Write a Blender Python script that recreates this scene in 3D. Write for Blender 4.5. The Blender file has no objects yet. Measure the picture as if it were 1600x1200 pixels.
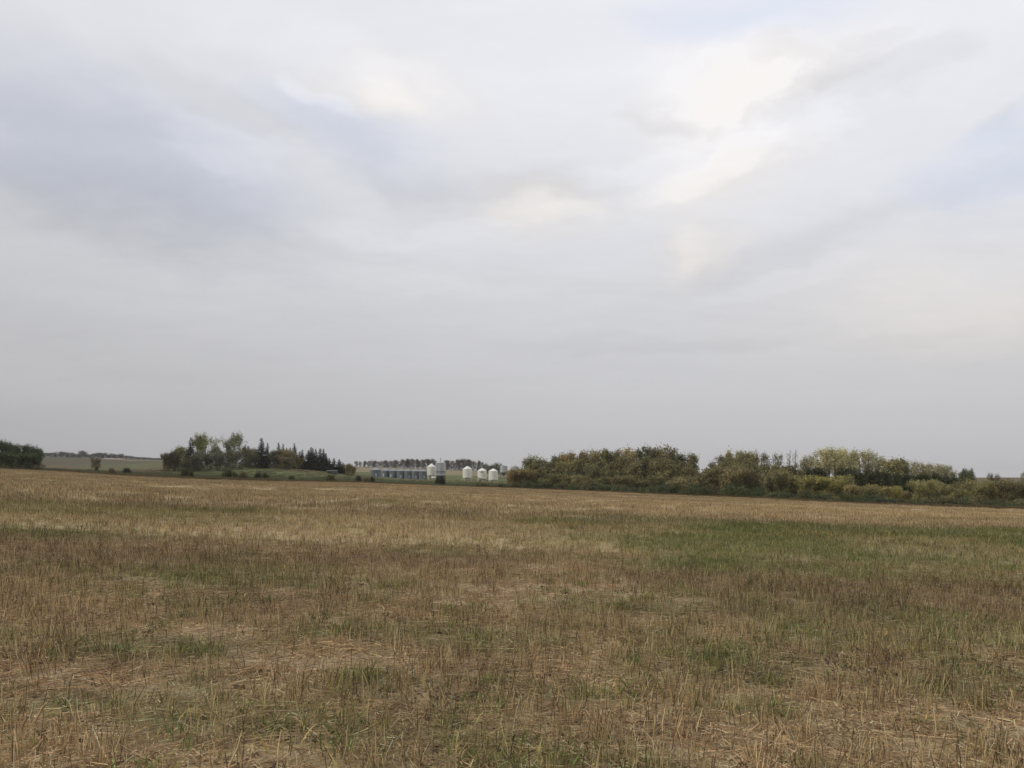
import bpy, math, random
import numpy as np
from mathutils import Vector

random.seed(7)
rng = np.random.default_rng(7)
C = bpy.context.scene.collection
F = 1155.0          # focal length in photograph pixels (26 mm equivalent)
HOR = 747.0         # eye level row in the photograph
EYE = 1.6

# ------------------------------------------------------------------ camera
cam_data = bpy.data.cameras.new('camera')
cam = bpy.data.objects.new('camera', cam_data)
C.objects.link(cam)
cam.location = (0, 0, EYE)
cam.rotation_euler = (math.radians(90), 0, 0)
cam_data.sensor_width = 36
cam_data.lens = 36 * F / 1600
cam_data.shift_y = (HOR - 600) / 1600
cam_data.clip_start = 0.05
cam_data.clip_end = 20000
bpy.context.scene.camera = cam

# ------------------------------------------------------------------ exposure
sc = bpy.context.scene
sc.view_settings.view_transform = 'Standard'
sc.view_settings.look = 'None'
sc.view_settings.exposure = 0.0
sc.view_settings.gamma = 1.0
sc.view_settings.use_curve_mapping = False
sc.render.engine = 'CYCLES'
sc.cycles.max_bounces = 8
sc.cycles.transparent_max_bounces = 8
sc.cycles.volume_bounces = 1

# ------------------------------------------------------------------ sky
SUN_AZ, SUN_EL = math.radians(-105), math.radians(36)
world = bpy.data.worlds.new('World')
sc.world = world
world.use_nodes = True
nt = world.node_tree
nt.nodes.clear()
N, L = nt.nodes, nt.links


def mth(op, a, b=None, c=None, clamp=False, tree=None):
    t = tree or nt
    n = t.nodes.new('ShaderNodeMath'); n.operation = op; n.use_clamp = clamp
    for i, v in enumerate((a, b, c)):
        if v is None:
            continue
        if isinstance(v, (int, float)):
            n.inputs[i].default_value = v
        else:
            t.links.new(v, n.inputs[i])
    return n.outputs[0]


tc = N.new('ShaderNodeTexCoord')
sep = N.new('ShaderNodeSeparateXYZ'); L.new(tc.outputs['Generated'], sep.inputs[0])
az = mth('ARCTAN2', sep.outputs[0], sep.outputs[1])
el = mth('ARCSINE', sep.outputs[2])
comb = N.new('ShaderNodeCombineXYZ'); L.new(az, comb.inputs[0]); L.new(el, comb.inputs[1])
# ragged edges: displace the coordinates with two scales of noise
nz = N.new('ShaderNodeTexNoise'); nz.inputs['Scale'].default_value = 4.6; nz.inputs['Detail'].default_value = 9
nz.inputs['Roughness'].default_value = 0.6
nzm = N.new('ShaderNodeMapping'); nzm.inputs['Scale'].default_value = (1, 1, 2.2); L.new(tc.outputs['Generated'], nzm.inputs[0]); L.new(nzm.outputs[0], nz.inputs['Vector'])
sub = N.new('ShaderNodeVectorMath'); sub.operation = 'SUBTRACT'; sub.inputs[1].default_value = (.5, .5, .5)
L.new(nz.outputs['Color'], sub.inputs[0])
scl = N.new('ShaderNodeVectorMath'); scl.operation = 'MULTIPLY'; scl.inputs[1].default_value = (.30, .13, 0)
L.new(sub.outputs[0], scl.inputs[0])
warp = N.new('ShaderNodeVectorMath'); warp.operation = 'ADD'
L.new(comb.outputs[0], warp.inputs[0]); L.new(scl.outputs[0], warp.inputs[1])


def blob(px, py, rx, ry, deg=0, soft=0.0):
    """a soft elliptical cloud mass in the direction it has in the sky"""
    a = math.atan((px - 800) / F)
    e = math.atan((HOR - py) / F * math.cos(a))
    m = N.new('ShaderNodeMapping'); m.vector_type = 'TEXTURE'
    m.inputs['Location'].default_value = (a, e, 0)
    m.inputs['Rotation'].default_value = (0, 0, math.radians(deg))
    m.inputs['Scale'].default_value = (rx / F, ry / F, 1)
    L.new(warp.outputs[0], m.inputs[0])
    ln = N.new('ShaderNodeVectorMath'); ln.operation = 'LENGTH'; L.new(m.outputs[0], ln.inputs[0])
    mr = N.new('ShaderNodeMapRange'); mr.interpolation_type = 'SMOOTHERSTEP'
    mr.inputs['From Min'].default_value = soft; mr.inputs['From Max'].default_value = 1.0
    mr.inputs['To Min'].default_value = 1; mr.inputs['To Max'].default_value = 0
    L.new(ln.outputs['Value'], mr.inputs['Value'])
    return mr.outputs[0]


# brightness of the cloud deck with elevation (linear), dull near the horizon
ramp = N.new('ShaderNodeValToRGB')
cr = ramp.color_ramp
stops = [(0.0, .49), (.035, .52), (.09, .575), (.2, .665), (.33, .775), (.5, .875), (1.0, .88)]
cr.elements[0].position, cr.elements[1].position = stops[0][0], stops[-1][0]
cr.elements[0].color = (stops[0][1],) * 3 + (1,); cr.elements[1].color = (stops[-1][1],) * 3 + (1,)
for p, v in stops[1:-1]:
    e_ = cr.elements.new(p); e_.color = (v, v, v, 1)
L.new(mth('MAXIMUM', el, 0.0), ramp.inputs[0])
base = N.new('ShaderNodeSeparateColor'); L.new(ramp.outputs[0], base.inputs[0])
lum = base.outputs[0]
# brighter towards the right, where the cloud deck itself is brightest
side = mth('MULTIPLY', mth('COSINE', mth('SUBTRACT', az, math.radians(38))), 1.0)
lum = mth('MULTIPLY_ADD', side, 0.17, mth('SUBTRACT', lum, 0.135))
# broad and fine structure of the deck
dirn = N.new('ShaderNodeVectorMath'); dirn.operation = 'DIVIDE'
zz = mth('ADD', mth('MAXIMUM', sep.outputs[2], 0.0), 0.16)
c3 = N.new('ShaderNodeCombineXYZ'); L.new(zz, c3.inputs[0]); L.new(zz, c3.inputs[1]); c3.inputs[2].default_value = 1
L.new(tc.outputs['Generated'], dirn.inputs[0]); L.new(c3.outputs[0], dirn.inputs[1])
dm = N.new('ShaderNodeMapping'); dm.inputs['Rotation'].default_value = (0, 0, math.radians(-24)); dm.inputs['Scale'].default_value = (.75, 1.5, 0)
dm.inputs['Location'].default_value = (3.1, 7.7, 0)
L.new(dirn.outputs[0], dm.inputs[0])
for s_, amp, det, rough in ((1.3, .10, 9, .55), (4.6, .085, 9, .62), (15.0, .04, 8, .6)):
    n1 = N.new('ShaderNodeTexNoise'); n1.inputs['Scale'].default_value = s_; n1.inputs['Detail'].default_value = det
    n1.inputs['Roughness'].default_value = rough; n1.inputs['Distortion'].default_value = .25
    L.new(dm.outputs[0], n1.inputs['Vector'])
    fade = mth('MULTIPLY', mth('MINIMUM', mth('MULTIPLY', mth('MAXIMUM', el, 0.0), 4.0), 1.0), amp)
    lum = mth('MULTIPLY_ADD', mth('SUBTRACT', n1.outputs['Fac'], 0.5), fade, lum)
# cloud masses (px, py, rx, ry, tilt, amount)
for b in ((180, 250, 400, 150, -14, -.09, 0), (150, 330, 440, 80, -5, -.06, 0), (560, 240, 330, 80, -16, -.06, 0),
          (330, 165, 200, 50, -20, -.05, .2), (860, 292, 190, 40, 2, -.055, .1), (660, 298, 120, 26, -4, -.03, .1),
          (640, 140, 140, 56, -10, .075, .1), (520, 160, 100, 24, -20, .06, .3), (1130, 150, 190, 100, 10, .09, .1), (1210, 128, 60, 34, 10, .06, .3), (1290, 190, 90, 40, 0, .05, .3),
          (1130, 258, 170, 34, 16, .085, .3), (1000, 262, 160, 30, 6, .05, .3), (1122, 372, 60, 60, 0, .055, 0), (890, 335, 80, 26, -6, .05, 0), (840, 322, 110, 18, 0, .04, .1), (1150, 200, 300, 180, 8, .045, 0), (1180, 60, 60, 16, 10, -.05, .1), (1340, 60, 70, 16, -10, -.05, .1), (1090, 120, 40, 12, 20, -.04, .1),
          (340, 250, 110, 36, -14, .045, .3), (450, 50, 330, 60, -8, .03, 0), (1190, 92, 100, 34, 6, -.09, .1), (1300, 104, 100, 34, -6, -.08, .1), (1172, 152, 30, 16, 0, -.05, .1), (1205, 170, 40, 20, 25, -.07, .1), (1290, 150, 80, 44, 0, -.08, .1),
          (1030, 184, 90, 30, -8, -.11, .05), (1105, 206, 50, 13, -10, -.07, .1), (1290, 376, 210, 60, 16, -.06, 0),
          (1420, 110, 130, 40, 0, -.06, .3), (1520, 275, 150, 50, 8, -.035, 0), (1570, 170, 60, 20, 8, -.03, .1), (1540, 470, 330, 110, 6, .055, 0), (1260, 440, 140, 20, 4, .03, .4), (760, 470, 200, 16, 0, .02, .3), (1040, 544, 260, 22, 2, -.03, .3), (1400, 540, 120, 16, 3, -.02, .3),
          (560, 395, 240, 20, -4, -.02, .3), (700, 360, 260, 24, 6, .03, .3), (60, 600, 260, 60, 0, .02, 0)):
    lum = mth('MULTIPLY_ADD', blob(*b[:5], soft=b[6]), b[5], lum)
lum = mth('MULTIPLY', mth('MINIMUM', mth('MAXIMUM', lum, 0.3), 0.97), .985)
# tint: cream near the bright gaps, cool grey-blue in the thin parts
warm = None
for b in ((1150, 150, 260, 110, 10), (1130, 270, 220, 70, 14), (640, 150, 190, 80, 0), (1125, 372, 120, 90, 0),
          (1520, 500, 420, 130, 0), (860, 330, 170, 60, 0)):
    o = blob(*b)
    warm = o if warm is None else mth('MAXIMUM', warm, o)
cool = None
for b in ((170, 250, 400, 150, -10), (1540, 260, 230, 75, 0), (1180, 8, 280, 60, 0), (1560, 200, 120, 40, 10), (560, 220, 260, 90, -10)):
    o = blob(*b)
    cool = o if cool is None else mth('MAXIMUM', cool, o)


def mixc(f, a, b, tree=None):
    t = tree or nt
    m = t.nodes.new('ShaderNodeMix'); m.data_type = 'RGBA'
    if isinstance(f, (int, float)): m.inputs[0].default_value = f
    else: t.links.new(f, m.inputs[0])
    for i, v in ((6, a), (7, b)):
        if isinstance(v, tuple): m.inputs[i].default_value = v if len(v) == 4 else v + (1,)
        else: t.links.new(v, m.inputs[i])
    return m.outputs[2]


tint = mixc(mth('MULTIPLY', mth('MULTIPLY', mth('MAXIMUM', el, 0.0), 3.0, clamp=True), 1.0), (.985, .98, 1.012), (.975, .98, 1.03))
tint = mixc(mth('MULTIPLY', cool, .85), tint, (.90, .95, 1.085))
tint = mixc(mth('MULTIPLY', warm, .80), tint, (1.035, .99, .955))
lc = N.new('ShaderNodeCombineXYZ')
for i in range(3): L.new(lum, lc.inputs[i])
cm = N.new('ShaderNodeVectorMath'); cm.operation = 'MULTIPLY'
L.new(tint, cm.inputs[0]); L.new(lc.outputs[0], cm.inputs[1])
sky = N.new('ShaderNodeTexSky'); sky.sky_type = 'NISHITA'; sky.sun_disc = False
sky.sun_elevation = SUN_EL; sky.sun_rotation = SUN_AZ; sky.dust_density = 3
bg_sky = N.new('ShaderNodeBackground'); bg_sky.inputs[1].default_value = 0.09; L.new(sky.outputs[0], bg_sky.inputs[0])
bg_cl = N.new('ShaderNodeBackground'); bg_cl.inputs[1].default_value = 1.0; L.new(cm.outputs[0], bg_cl.inputs[0])
mixs = N.new('ShaderNodeMixShader'); mixs.inputs[0].default_value = .94
L.new(mth('MULTIPLY_ADD', cool, -.05, .97), mixs.inputs[0])
L.new(bg_sky.outputs[0], mixs.inputs[1]); L.new(bg_cl.outputs[0], mixs.inputs[2])
wo = N.new('ShaderNodeOutputWorld'); L.new(mixs.outputs[0], wo.inputs[0])

# ------------------------------------------------------------------ sun (behind cloud)
sd = bpy.data.lights.new('sun', 'SUN')
sd.energy = 1.45; sd.angle = math.radians(16); sd.color = (1.0, .95, .88)
sun = bpy.data.objects.new('sun', sd); C.objects.link(sun)
sv = Vector((math.sin(SUN_AZ) * math.cos(SUN_EL), math.cos(SUN_AZ) * math.cos(SUN_EL), math.sin(SUN_EL)))
sun.rotation_euler = sv.to_track_quat('Z', 'Y').to_euler()
sun.location = (0, 0, 100)


# ------------------------------------------------------------------ helpers
def new_mat(name, rough=.8, metal=0.0, spec=.3):
    m = bpy.data.materials.new(name); m.use_nodes = True
    b = m.node_tree.nodes['Principled BSDF']
    b.inputs['Roughness'].default_value = rough; b.inputs['Metallic'].default_value = metal
    b.inputs['Specular IOR Level'].default_value = spec
    return m, m.node_tree, b


def mesh_obj(name, verts, faces, mats, parent=None, smooth=False, cols=None, midx=None):
    me = bpy.data.meshes.new(name)
    me.from_pydata([tuple(v) for v in verts] if not isinstance(verts, list) else verts, [], faces)
    if not isinstance(mats, (list, tuple)): mats = [mats]
    for m in mats: me.materials.append(m)
    if midx is not None: me.polygons.foreach_set('material_index', np.asarray(midx, dtype=np.int32))
    if smooth: me.polygons.foreach_set('use_smooth', np.ones(len(me.polygons), dtype=bool))
    if cols is not None:
        at = me.color_attributes.new('c', 'FLOAT_COLOR', 'POINT')
        cc = np.ones((len(me.vertices), 4), dtype=np.float32); cc[:, :3] = cols
        at.data.foreach_set('color', cc.ravel())
    me.update()
    o = bpy.data.objects.new(name, me)
    if parent is not None: o.parent = parent
    C.objects.link(o)
    return o


def empty(name, loc=(0, 0, 0), rz=0.0):
    o = bpy.data.objects.new(name, None); o.empty_display_size = .3
    o.location = loc; o.rotation_euler = (0, 0, rz); C.objects.link(o)
    return o


def tag(o, label=None, cat=None, group=None, kind=None):
    if label: o['label'] = label
    if cat: o['category'] = cat
    if group: o['group'] = group
    if kind: o['kind'] = kind
    return o


class MB:
    """collects vertices, faces, colours for one mesh"""
    def __init__(s): s.v = []; s.f = []; s.c = []; s.m = []
    def add(s, vs, fs, col=(1, 1, 1), mi=0):
        k = len(s.v); s.v += [tuple(map(float, p)) for p in vs]
        s.f += [tuple(i + k for i in f) for f in fs]; s.c += [col] * len(vs); s.m += [mi] * len(fs)
    def box(s, c, h, col=(1, 1, 1), mi=0, rz=0):
        cs, sn = math.cos(rz), math.sin(rz)
        vs = [(c[0] + cs * x * h[0] - sn * y * h[1], c[1] + sn * x * h[0] + cs * y * h[1], c[2] + z * h[2]) for z in (-1, 1) for y in (-1, 1) for x in (-1, 1)]
        s.add(vs, [(0, 2, 3, 1), (4, 5, 7, 6), (0, 1, 5, 4), (2, 6, 7, 3), (0, 4, 6, 2), (1, 3, 7, 5)], col, mi)
    def tube(s, pts, rad, n=5, col=(1, 1, 1), mi=0, cap=True):
        pts = [np.array(p, float) for p in pts]; k = len(s.v)
        if isinstance(rad, (int, float)): rad = [rad] * len(pts)
        vs = []
        for i, p in enumerate(pts):
            d = pts[min(i + 1, len(pts) - 1)] - pts[max(i - 1, 0)]; d = d / (np.linalg.norm(d) + 1e-9)
            a = np.array([0, 0, 1.]) if abs(d[2]) < .9 else np.array([1., 0, 0])
            e1 = np.cross(d, a); e1 /= np.linalg.norm(e1); e2 = np.cross(d, e1)
            for j in range(n):
                t = 2 * math.pi * j / n
                vs.append(p + rad[i] * (math.cos(t) * e1 + math.sin(t) * e2))
        fs = []
        for i in range(len(pts) - 1):
            for j in range(n):
                a_, b_ = i * n + j, i * n + (j + 1) % n
                fs.append((a_, b_, b_ + n, a_ + n))
        if cap: fs.append(tuple(range(n))[::-1]); fs.append(tuple((len(pts) - 1) * n + j for j in range(n)))
        s.add(vs, fs, col, mi)
    def lathe(s, prof, n=32, c=(0, 0, 0), col=(1, 1, 1), mi=0):
        vs = []; fs = []
        for r, z in prof:
            for j in range(n):
                t = 2 * math.pi * j / n; vs.append((c[0] + r * math.cos(t), c[1] + r * math.sin(t), c[2] + z))
        for i in range(len(prof) - 1):
            for j in range(n):
                a_, b_ = i * n + j, i * n + (j + 1) % n; fs.append((a_, b_, b_ + n, a_ + n))
        s.add(vs, fs, col, mi)
    def build(s, name, mats, parent=None, smooth=False):
        return mesh_obj(name, s.v, s.f, mats, parent, smooth, cols=np.array(s.c, dtype=np.float32), midx=s.m)


def hsh(i, j, seed):
    n = (i.astype(np.int64) * 374761393 + j.astype(np.int64) * 668265263 + seed * 1442695041) & 0xffffffff
    n = ((n ^ (n >> 13)) * 1274126177) & 0xffffffff
    return ((n ^ (n >> 16)) & 0xffff) / 65535.0


def vnoise(x, y, seed=0):
    xi, yi = np.floor(x), np.floor(y); fx, fy = x - xi, y - yi
    fx = fx * fx * (3 - 2 * fx); fy = fy * fy * (3 - 2 * fy)
    a, b = hsh(xi, yi, seed), hsh(xi + 1, yi, seed); c, d = hsh(xi, yi + 1, seed), hsh(xi + 1, yi + 1, seed)
    return (a * (1 - fx) + b * fx) * (1 - fy) + (c * (1 - fx) + d * fx) * fy


def fbm(x, y, seed=0, o=4):
    s = 0; a = .5; t = 0
    for k in range(o):
        s = s + a * vnoise(x * 2 ** k + 17.3 * k, y * 2 ** k - 9.1 * k, seed + k); t += a; a *= .5
    return s / t


def sstep(a, b, x):
    t = np.clip((x - a) / (b - a), 0, 1); return t * t * (3 - 2 * t)


# ------------------------------------------------------------------ terrain
# per bearing: where the stubble field ends and how the land rises beyond it (distance, apparent row)
COLS = [
    (-300, (225, 722), [(260, 722), (500, 718), (900, 710), (1200, 709), (3000, 725)]),
    (0, (205, 733), [(240, 731.5), (500, 724), (900, 713), (1200, 712.5), (3000, 727)]),
    (70, (185, 736.5), [(260, 732), (450, 731), (620, 727), (1000, 713.5), (1200, 713), (3000, 730)]),
    (200, (172, 744), [(240, 739), (400, 733.5), (650, 727), (1000, 716.8), (1100, 716.5), (3000, 732)]),
    (250, (170, 746.5), [(230, 740), (300, 733), (450, 727), (900, 718.8), (1000, 718.5), (3000, 735)]),
    (310, (172, 749), [(225, 743), (285, 733), (340, 727.5), (450, 729), (900, 724), (1000, 723), (3000, 738)]),
    (400, (180, 752), [(230, 746), (300, 729.5), (350, 727.8), (450, 730), (900, 727), (1000, 727), (3000, 740)]),
    (460, (188, 753), [(240, 747.5), (310, 732), (360, 730.5), (460, 733), (900, 729), (1000, 729), (3000, 741)]),
    (510, (198, 754), [(250, 749), (320, 736), (370, 735.3), (470, 737), (900, 730), (1050, 729.8), (3000, 742)]),
    (555, (210, 754.5), [(260, 750.5), (350, 742), (420, 738.5), (900, 730), (1100, 729.3), (3000, 742)]),
    (620, (222, 757), [(270, 754), (360, 749.5), (395, 747.5), (470, 740), (900, 730.8), (1100, 730), (3000, 743)]),
    (720, (236, 761), [(270, 758), (380, 751), (450, 744.5), (480, 742.8), (900, 735.2), (1100, 734), (3000, 744)]),
    (800, (230, 763.5), [(270, 760), (380, 752.5), (450, 747), (900, 738), (1100, 737), (3000, 745)]),
    (1000, (190, 771.5), [(215, 768), (300, 758), (400, 751), (900, 741), (1100, 740), (3000, 746)]),
    (1200, (158, 780), [(180, 777), (260, 765), (400, 753), (900, 744), (1100, 743), (3000, 746.5)]),
    (1400, (136, 789.5), [(150, 787), (240, 770), (400, 754), (700, 747.8), (1000, 746.5), (3000, 746.8)]),
    (1600, (120, 797), [(132, 793), (240, 770), (400, 754), (700, 747.3), (1000, 746), (3000, 746.8)]),
    (1900, (105, 808), [(118, 803), (240, 775), (400, 756), (700, 747.3), (1000, 746), (3000, 746.8)]),
]
PXG = np.arange(-300, 1901, 4.0)
TG = np.linspace(0, math.log(3000 / 100.), 260)
_k = np.array([c[0] for c in COLS], float)


def smooth1(a, w, axis=0):
    ker = np.hanning(2 * w + 3)[1:-1]; ker /= ker.sum()
    pad = [(0, 0)] * a.ndim; pad[axis] = (w, w)
    return np.apply_along_axis(lambda v: np.convolve(v, ker, 'valid'), axis, np.pad(a, pad, mode='edge'))


YE_T = smooth1(np.interp(PXG, _k, [c[1][0] for c in COLS]), 8)
ye_T = smooth1(np.interp(PXG, _k, [c[1][1] for c in COLS]), 8)
_tab = np.zeros((len(COLS), len(TG)))
for i, (px, (Y0, y0), pts) in enumerate(COLS):
    _tab[i] = np.interp(TG, [0] + [math.log(p[0] / Y0) for p in pts], [y0] + [p[1] for p in pts])
TAB = np.array([np.interp(PXG, _k, _tab[:, j]) for j in range(len(TG))]).T
TAB = smooth1(smooth1(TAB, 6, 0), 3, 1)
TAB[:, 0] = ye_T
TAB[:, 1] = .5 * (ye_T + TAB[:, 1])


def edge_depth(px): return np.interp(px, PXG, YE_T)


def terrain(x, y):
    x = np.asarray(x, float); y = np.asarray(y, float)
    ys = np.maximum(y, 1e-3)
    u = np.clip(x / ys, -3, 3); px = 800 + F * u
    Ye = edge_depth(px); ye = np.interp(px, PXG, ye_T)
    s = EYE / Ye - (ye - HOR) / F
    plane_s = -.0356 * u - .0062
    plane = -.0356 * x - .0062 * y
    w = (1 - sstep(.85, 1.5, np.abs(u))) * sstep(0, 2, y)
    zf = plane + w * (s - plane_s) * ys
    t = np.log(np.maximum(ys / Ye, 1.0))
    ci = np.clip((px - PXG[0]) / 4.0, 0, len(PXG) - 1.001); cj = np.clip(t / (TG[1] - TG[0]), 0, len(TG) - 1.001)
    i0 = ci.astype(int); j0 = cj.astype(int); a = ci - i0; b = cj - j0
    yp = (TAB[i0, j0] * (1 - a) + TAB[i0 + 1, j0] * a) * (1 - b) + (TAB[i0, j0 + 1] * (1 - a) + TAB[i0 + 1, j0 + 1] * a) * b
    zb = EYE - (yp - HOR) * np.minimum(ys, 3000) / F
    wb = (1 - sstep(.85, 1.1, np.abs(u))) * (y > 0)
    outside = np.tanh(plane / 14.0) * 14.0
    zfar = zb * wb + outside * (1 - wb)
    r = np.hypot(x, y)
    zin = np.where(wb >= 1, zf, zf * wb + outside * (1 - wb))
    z = np.where((ys > Ye) & (y > 0), zfar, zin)
    z = z + (fbm(x * .9, y * .9, 3, 3) - .5) * .05 * (1 - sstep(30, 80, r)) + (fbm(x / 22, y / 22, 5, 3) - .5) * .35 * sstep(8, 60, r) * (1 - sstep(300, 500, r))
    return z


def tz(x, y): return float(terrain(np.array([x]), np.array([y]))[0])


def at(px, Y):
    x = (px - 800) / F * Y
    return x, Y, tz(x, Y)


def row_of(z, Y): return HOR - (z - EYE) * F / Y


def hgt(px, Y, ytop):
    x, y, z = at(px, Y)
    return max(.3, (row_of(z, Y) - ytop) * Y / F)


# colour fields over the stubble (world positions, metres): returns masks
SPOTS = []
for px_, py_, r_ in ((430, 1128, .34), (300, 1130, .25), (560, 1160, .2), (905, 1090, .26), (1470, 1075, .34), (1110, 1030, .35), (1310, 1000, .5), (770, 1000, .45), (95, 1105, .25), (345, 905, .9),
                     (40, 835, 1.4), (1450, 985, .5), (710, 990, .4), (250, 1015, .5), (1570, 1010, .5), (880, 1185, .2), (1000, 950, .6), (520, 985, .3), (1180, 1110, .2)):
    y_ = 1848.0 / (py_ - (726 + .0356 * px_)); SPOTS.append(((px_ - 800) / F * y_, y_, r_))


def masks(x, y):
    ys = np.maximum(y, .5); u = x / ys
    wx = x + (fbm(x * .15, y * .15, 40, 3) - .5) * 7; wy = y + (fbm(x * .11 + 5, y * .11, 41, 3) - .5) * np.minimum(9, .35 * ys)
    n1 = fbm(x * .55, y * .55, 11, 4); n2 = fbm(x * .16, y * .22, 12, 4); n3 = fbm(x * 1.7, y * 1.7, 13, 3)
    gw = np.minimum(1, 8 / ys)
    # the weedy strip right of centre, 15 to 45 m out
    strip = sstep(.04, .26, (wx - 0.6) / ys) * sstep(11.5, 16, wy) * (1 - sstep(34, 41, wy))
    strip2 = .5 * sstep(-.12, .12, u) * sstep(16, 24, wy) * (1 - sstep(31, 40, wy))
    strip = np.maximum(strip, strip2) * (.45 + 1.0 * sstep(.35, .62, n2))
    left = .4 * (1 - sstep(-12, -7, wx)) * sstep(21, 25, wy) * (1 - sstep(30, 35, wy))
    near = .5 * sstep(.54, .74, n1) * (.3 + .9 * n3) * (1 - sstep(10, 30, y)) + .4 * sstep(.6, .75, n3) * (1 - sstep(6, 14, y)) + .22 * sstep(.55, .7, n2) * (1 - sstep(60, 120, y))
    rgt = .55 * sstep(.0, .35, u) * sstep(4.2, 6, wy) * (1 - sstep(9.5, 12, wy)) * sstep(.42, .62, fbm(x * .9 + 7, y * .9, 51, 4))
    spots = np.zeros_like(x)
    for sx_, sy_, sr in SPOTS:
        spots = np.maximum(spots, np.exp(-(((x - sx_) / (sr * 1.9)) ** 2 + ((y - sy_) / sr) ** 2)) * (.25 + 1.0 * n3))
    near = np.maximum(np.maximum(near, rgt), spots)
    green = np.clip(np.maximum(np.maximum(strip, left), near), 0, 1)
    # dark reddish bands of dead weeds
    db = .62 * (1 - sstep(-1.5, 1.2, wx)) * sstep(11.6, 12.8, wy) * (1 - sstep(14.2, 16, wy))
    db2 = .62 * sstep(.8, 2.6, wx) * sstep(8.6, 9.6, wy) * (1 - sstep(12.2, 14, wy))
    db3 = .4 * sstep(.58, .72, fbm(x * .3 + 9, y * .45, 15, 4))
    dark = np.clip(np.maximum(np.maximum(db, db2), db3), 0, 1)
    # bare chaff (peach-tan)
    chaff = sstep(.48, .64, fbm(x * .6 + 31, y * .95, 17, 4)) * (1 - sstep(9, 26, y)) + .35 * sstep(.5, .7, fbm(x * .08, y * .12, 19, 4))
    bright = sstep(50, 62, wy) * (1 - sstep(85, 110, wy)) * .5
    return green, dark, np.clip(chaff, 0, 1), bright, n2


TAN = np.array([.45, .345, .195]); PEACH = np.array([.55, .425, .275]); GRN = np.array([.165, .165, .068]); DRK = np.array([.23, .155, .09])


def field_colour(x, y):
    g, d, ch, br, n2 = masks(x, y)
    c = TAN[None] * (.82 + .36 * n2[:, None])
    c = c * (1 + .22 * br[:, None])
    c = c + (PEACH - c) * (ch * .75)[:, None]
    c = c + (DRK - c) * (d * .75)[:, None]
    c = c + (GRN - c) * (g * .85)[:, None]
    # swaths: faint bands left by the machine, running across the view
    sw = fbm(x * .012 + 3, (y + .12 * x) * .16, 23, 3)
    c = c * (.78 + .44 * sw)[:, None] * (1 - .09 * sstep(50, 110, y))[:, None]
    return c


# ------------------------------------------------------------------ ground material
def ground_mat(name, micro, bump):
    m, t, b = new_mat(name, .95, 0, .1)
    a = t.nodes.new('ShaderNodeAttribute'); a.attribute_name = 'c'
    geo = t.nodes.new('ShaderNodeNewGeometry')
    out = a.outputs['Color']
    for sc_, amt, stretch in micro:
        mp = t.nodes.new('ShaderNodeMapping'); mp.inputs['Scale'].default_value = (sc_, sc_ * stretch, sc_)
        t.links.new(geo.outputs['Position'], mp.inputs[0])
        n = t.nodes.new('ShaderNodeTexNoise'); n.inputs['Scale'].default_value = 1; n.inputs['Detail'].default_value = 5; n.inputs['Roughness'].default_value = .7
        t.links.new(mp.outputs[0], n.inputs['Vector'])
        mr = t.nodes.new('ShaderNodeMapRange'); mr.inputs['From Min'].default_value = .3; mr.inputs['From Max'].default_value = .7
        mr.inputs['To Min'].default_value = 1 - amt; mr.inputs['To Max'].default_value = 1 + amt
        t.links.new(n.outputs['Fac'], mr.inputs['Value'])
        v = t.nodes.new('ShaderNodeVectorMath'); v.operation = 'SCALE'
        t.links.new(out, v.inputs[0]); t.links.new(mr.outputs[0], v.inputs['Scale']); out = v.outputs[0]
    t.links.new(out, b.inputs['Base Color'])
    if bump:
        n = t.nodes.new('ShaderNodeTexNoise'); n.inputs['Scale'].default_value = bump[0]; n.inputs['Detail'].default_value = 6; n.inputs['Roughness'].default_value = .7
        t.links.new(geo.outputs['Position'], n.inputs['Vector'])
        bp = t.nodes.new('ShaderNodeBump'); bp.inputs['Strength'].default_value = .9; bp.inputs['Distance'].default_value = bump[1]
        t.links.new(n.outputs['Fac'], bp.inputs['Height']); t.links.new(bp.outputs[0], b.inputs['Normal'])
    return m


def grid_mesh(name, P, cols, mat, closed=True, centre=None):
    nr, na = P.shape[:2]
    idx = np.arange(nr * na).reshape(nr, na)
    nxt = np.roll(idx, -1, axis=1)
    q = np.stack([idx[:-1], idx[1:], nxt[1:], nxt[:-1]], -1).reshape(-1, 4)
    V = P.reshape(-1, 3); cc = cols.reshape(-1, 3)
    faces = q[:, ::-1]
    me = bpy.data.meshes.new(name)
    nf = len(faces); extra = 0
    if centre is not None:
        V = np.vstack([V, centre]); cc = np.vstack([cc, cc[0]]); ci = len(V) - 1
        tri = np.stack([idx[0], np.full(na, ci), np.roll(idx[0], -1)], -1); extra = na
    me.vertices.add(len(V)); me.vertices.foreach_set('co', V.astype(np.float32).ravel())
    loops = faces.ravel(); starts = np.arange(nf) * 4; tot = np.full(nf, 4)
    if extra:
        loops = np.concatenate([loops, tri[:, ::-1].ravel()]); starts = np.concatenate([starts, nf * 4 + np.arange(extra) * 3]); tot = np.concatenate([tot, np.full(extra, 3)])
    me.loops.add(len(loops)); me.loops.foreach_set('vertex_index', loops.astype(np.int32))
    me.polygons.add(len(starts)); me.polygons.foreach_set('loop_start', starts.astype(np.int32))
    me.polygons.foreach_set('use_smooth', np.ones(len(starts), bool))
    me.materials.append(mat)
    a = me.color_attributes.new('c', 'FLOAT_COLOR', 'POINT')
    c4 = np.ones((len(V), 4), np.float32); c4[:, :3] = cc; a.data.foreach_set('color', c4.ravel())
    me.update(calc_edges=True); me.validate()
    o = bpy.data.objects.new(name, me); C.objects.link(o)
    return o


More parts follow.
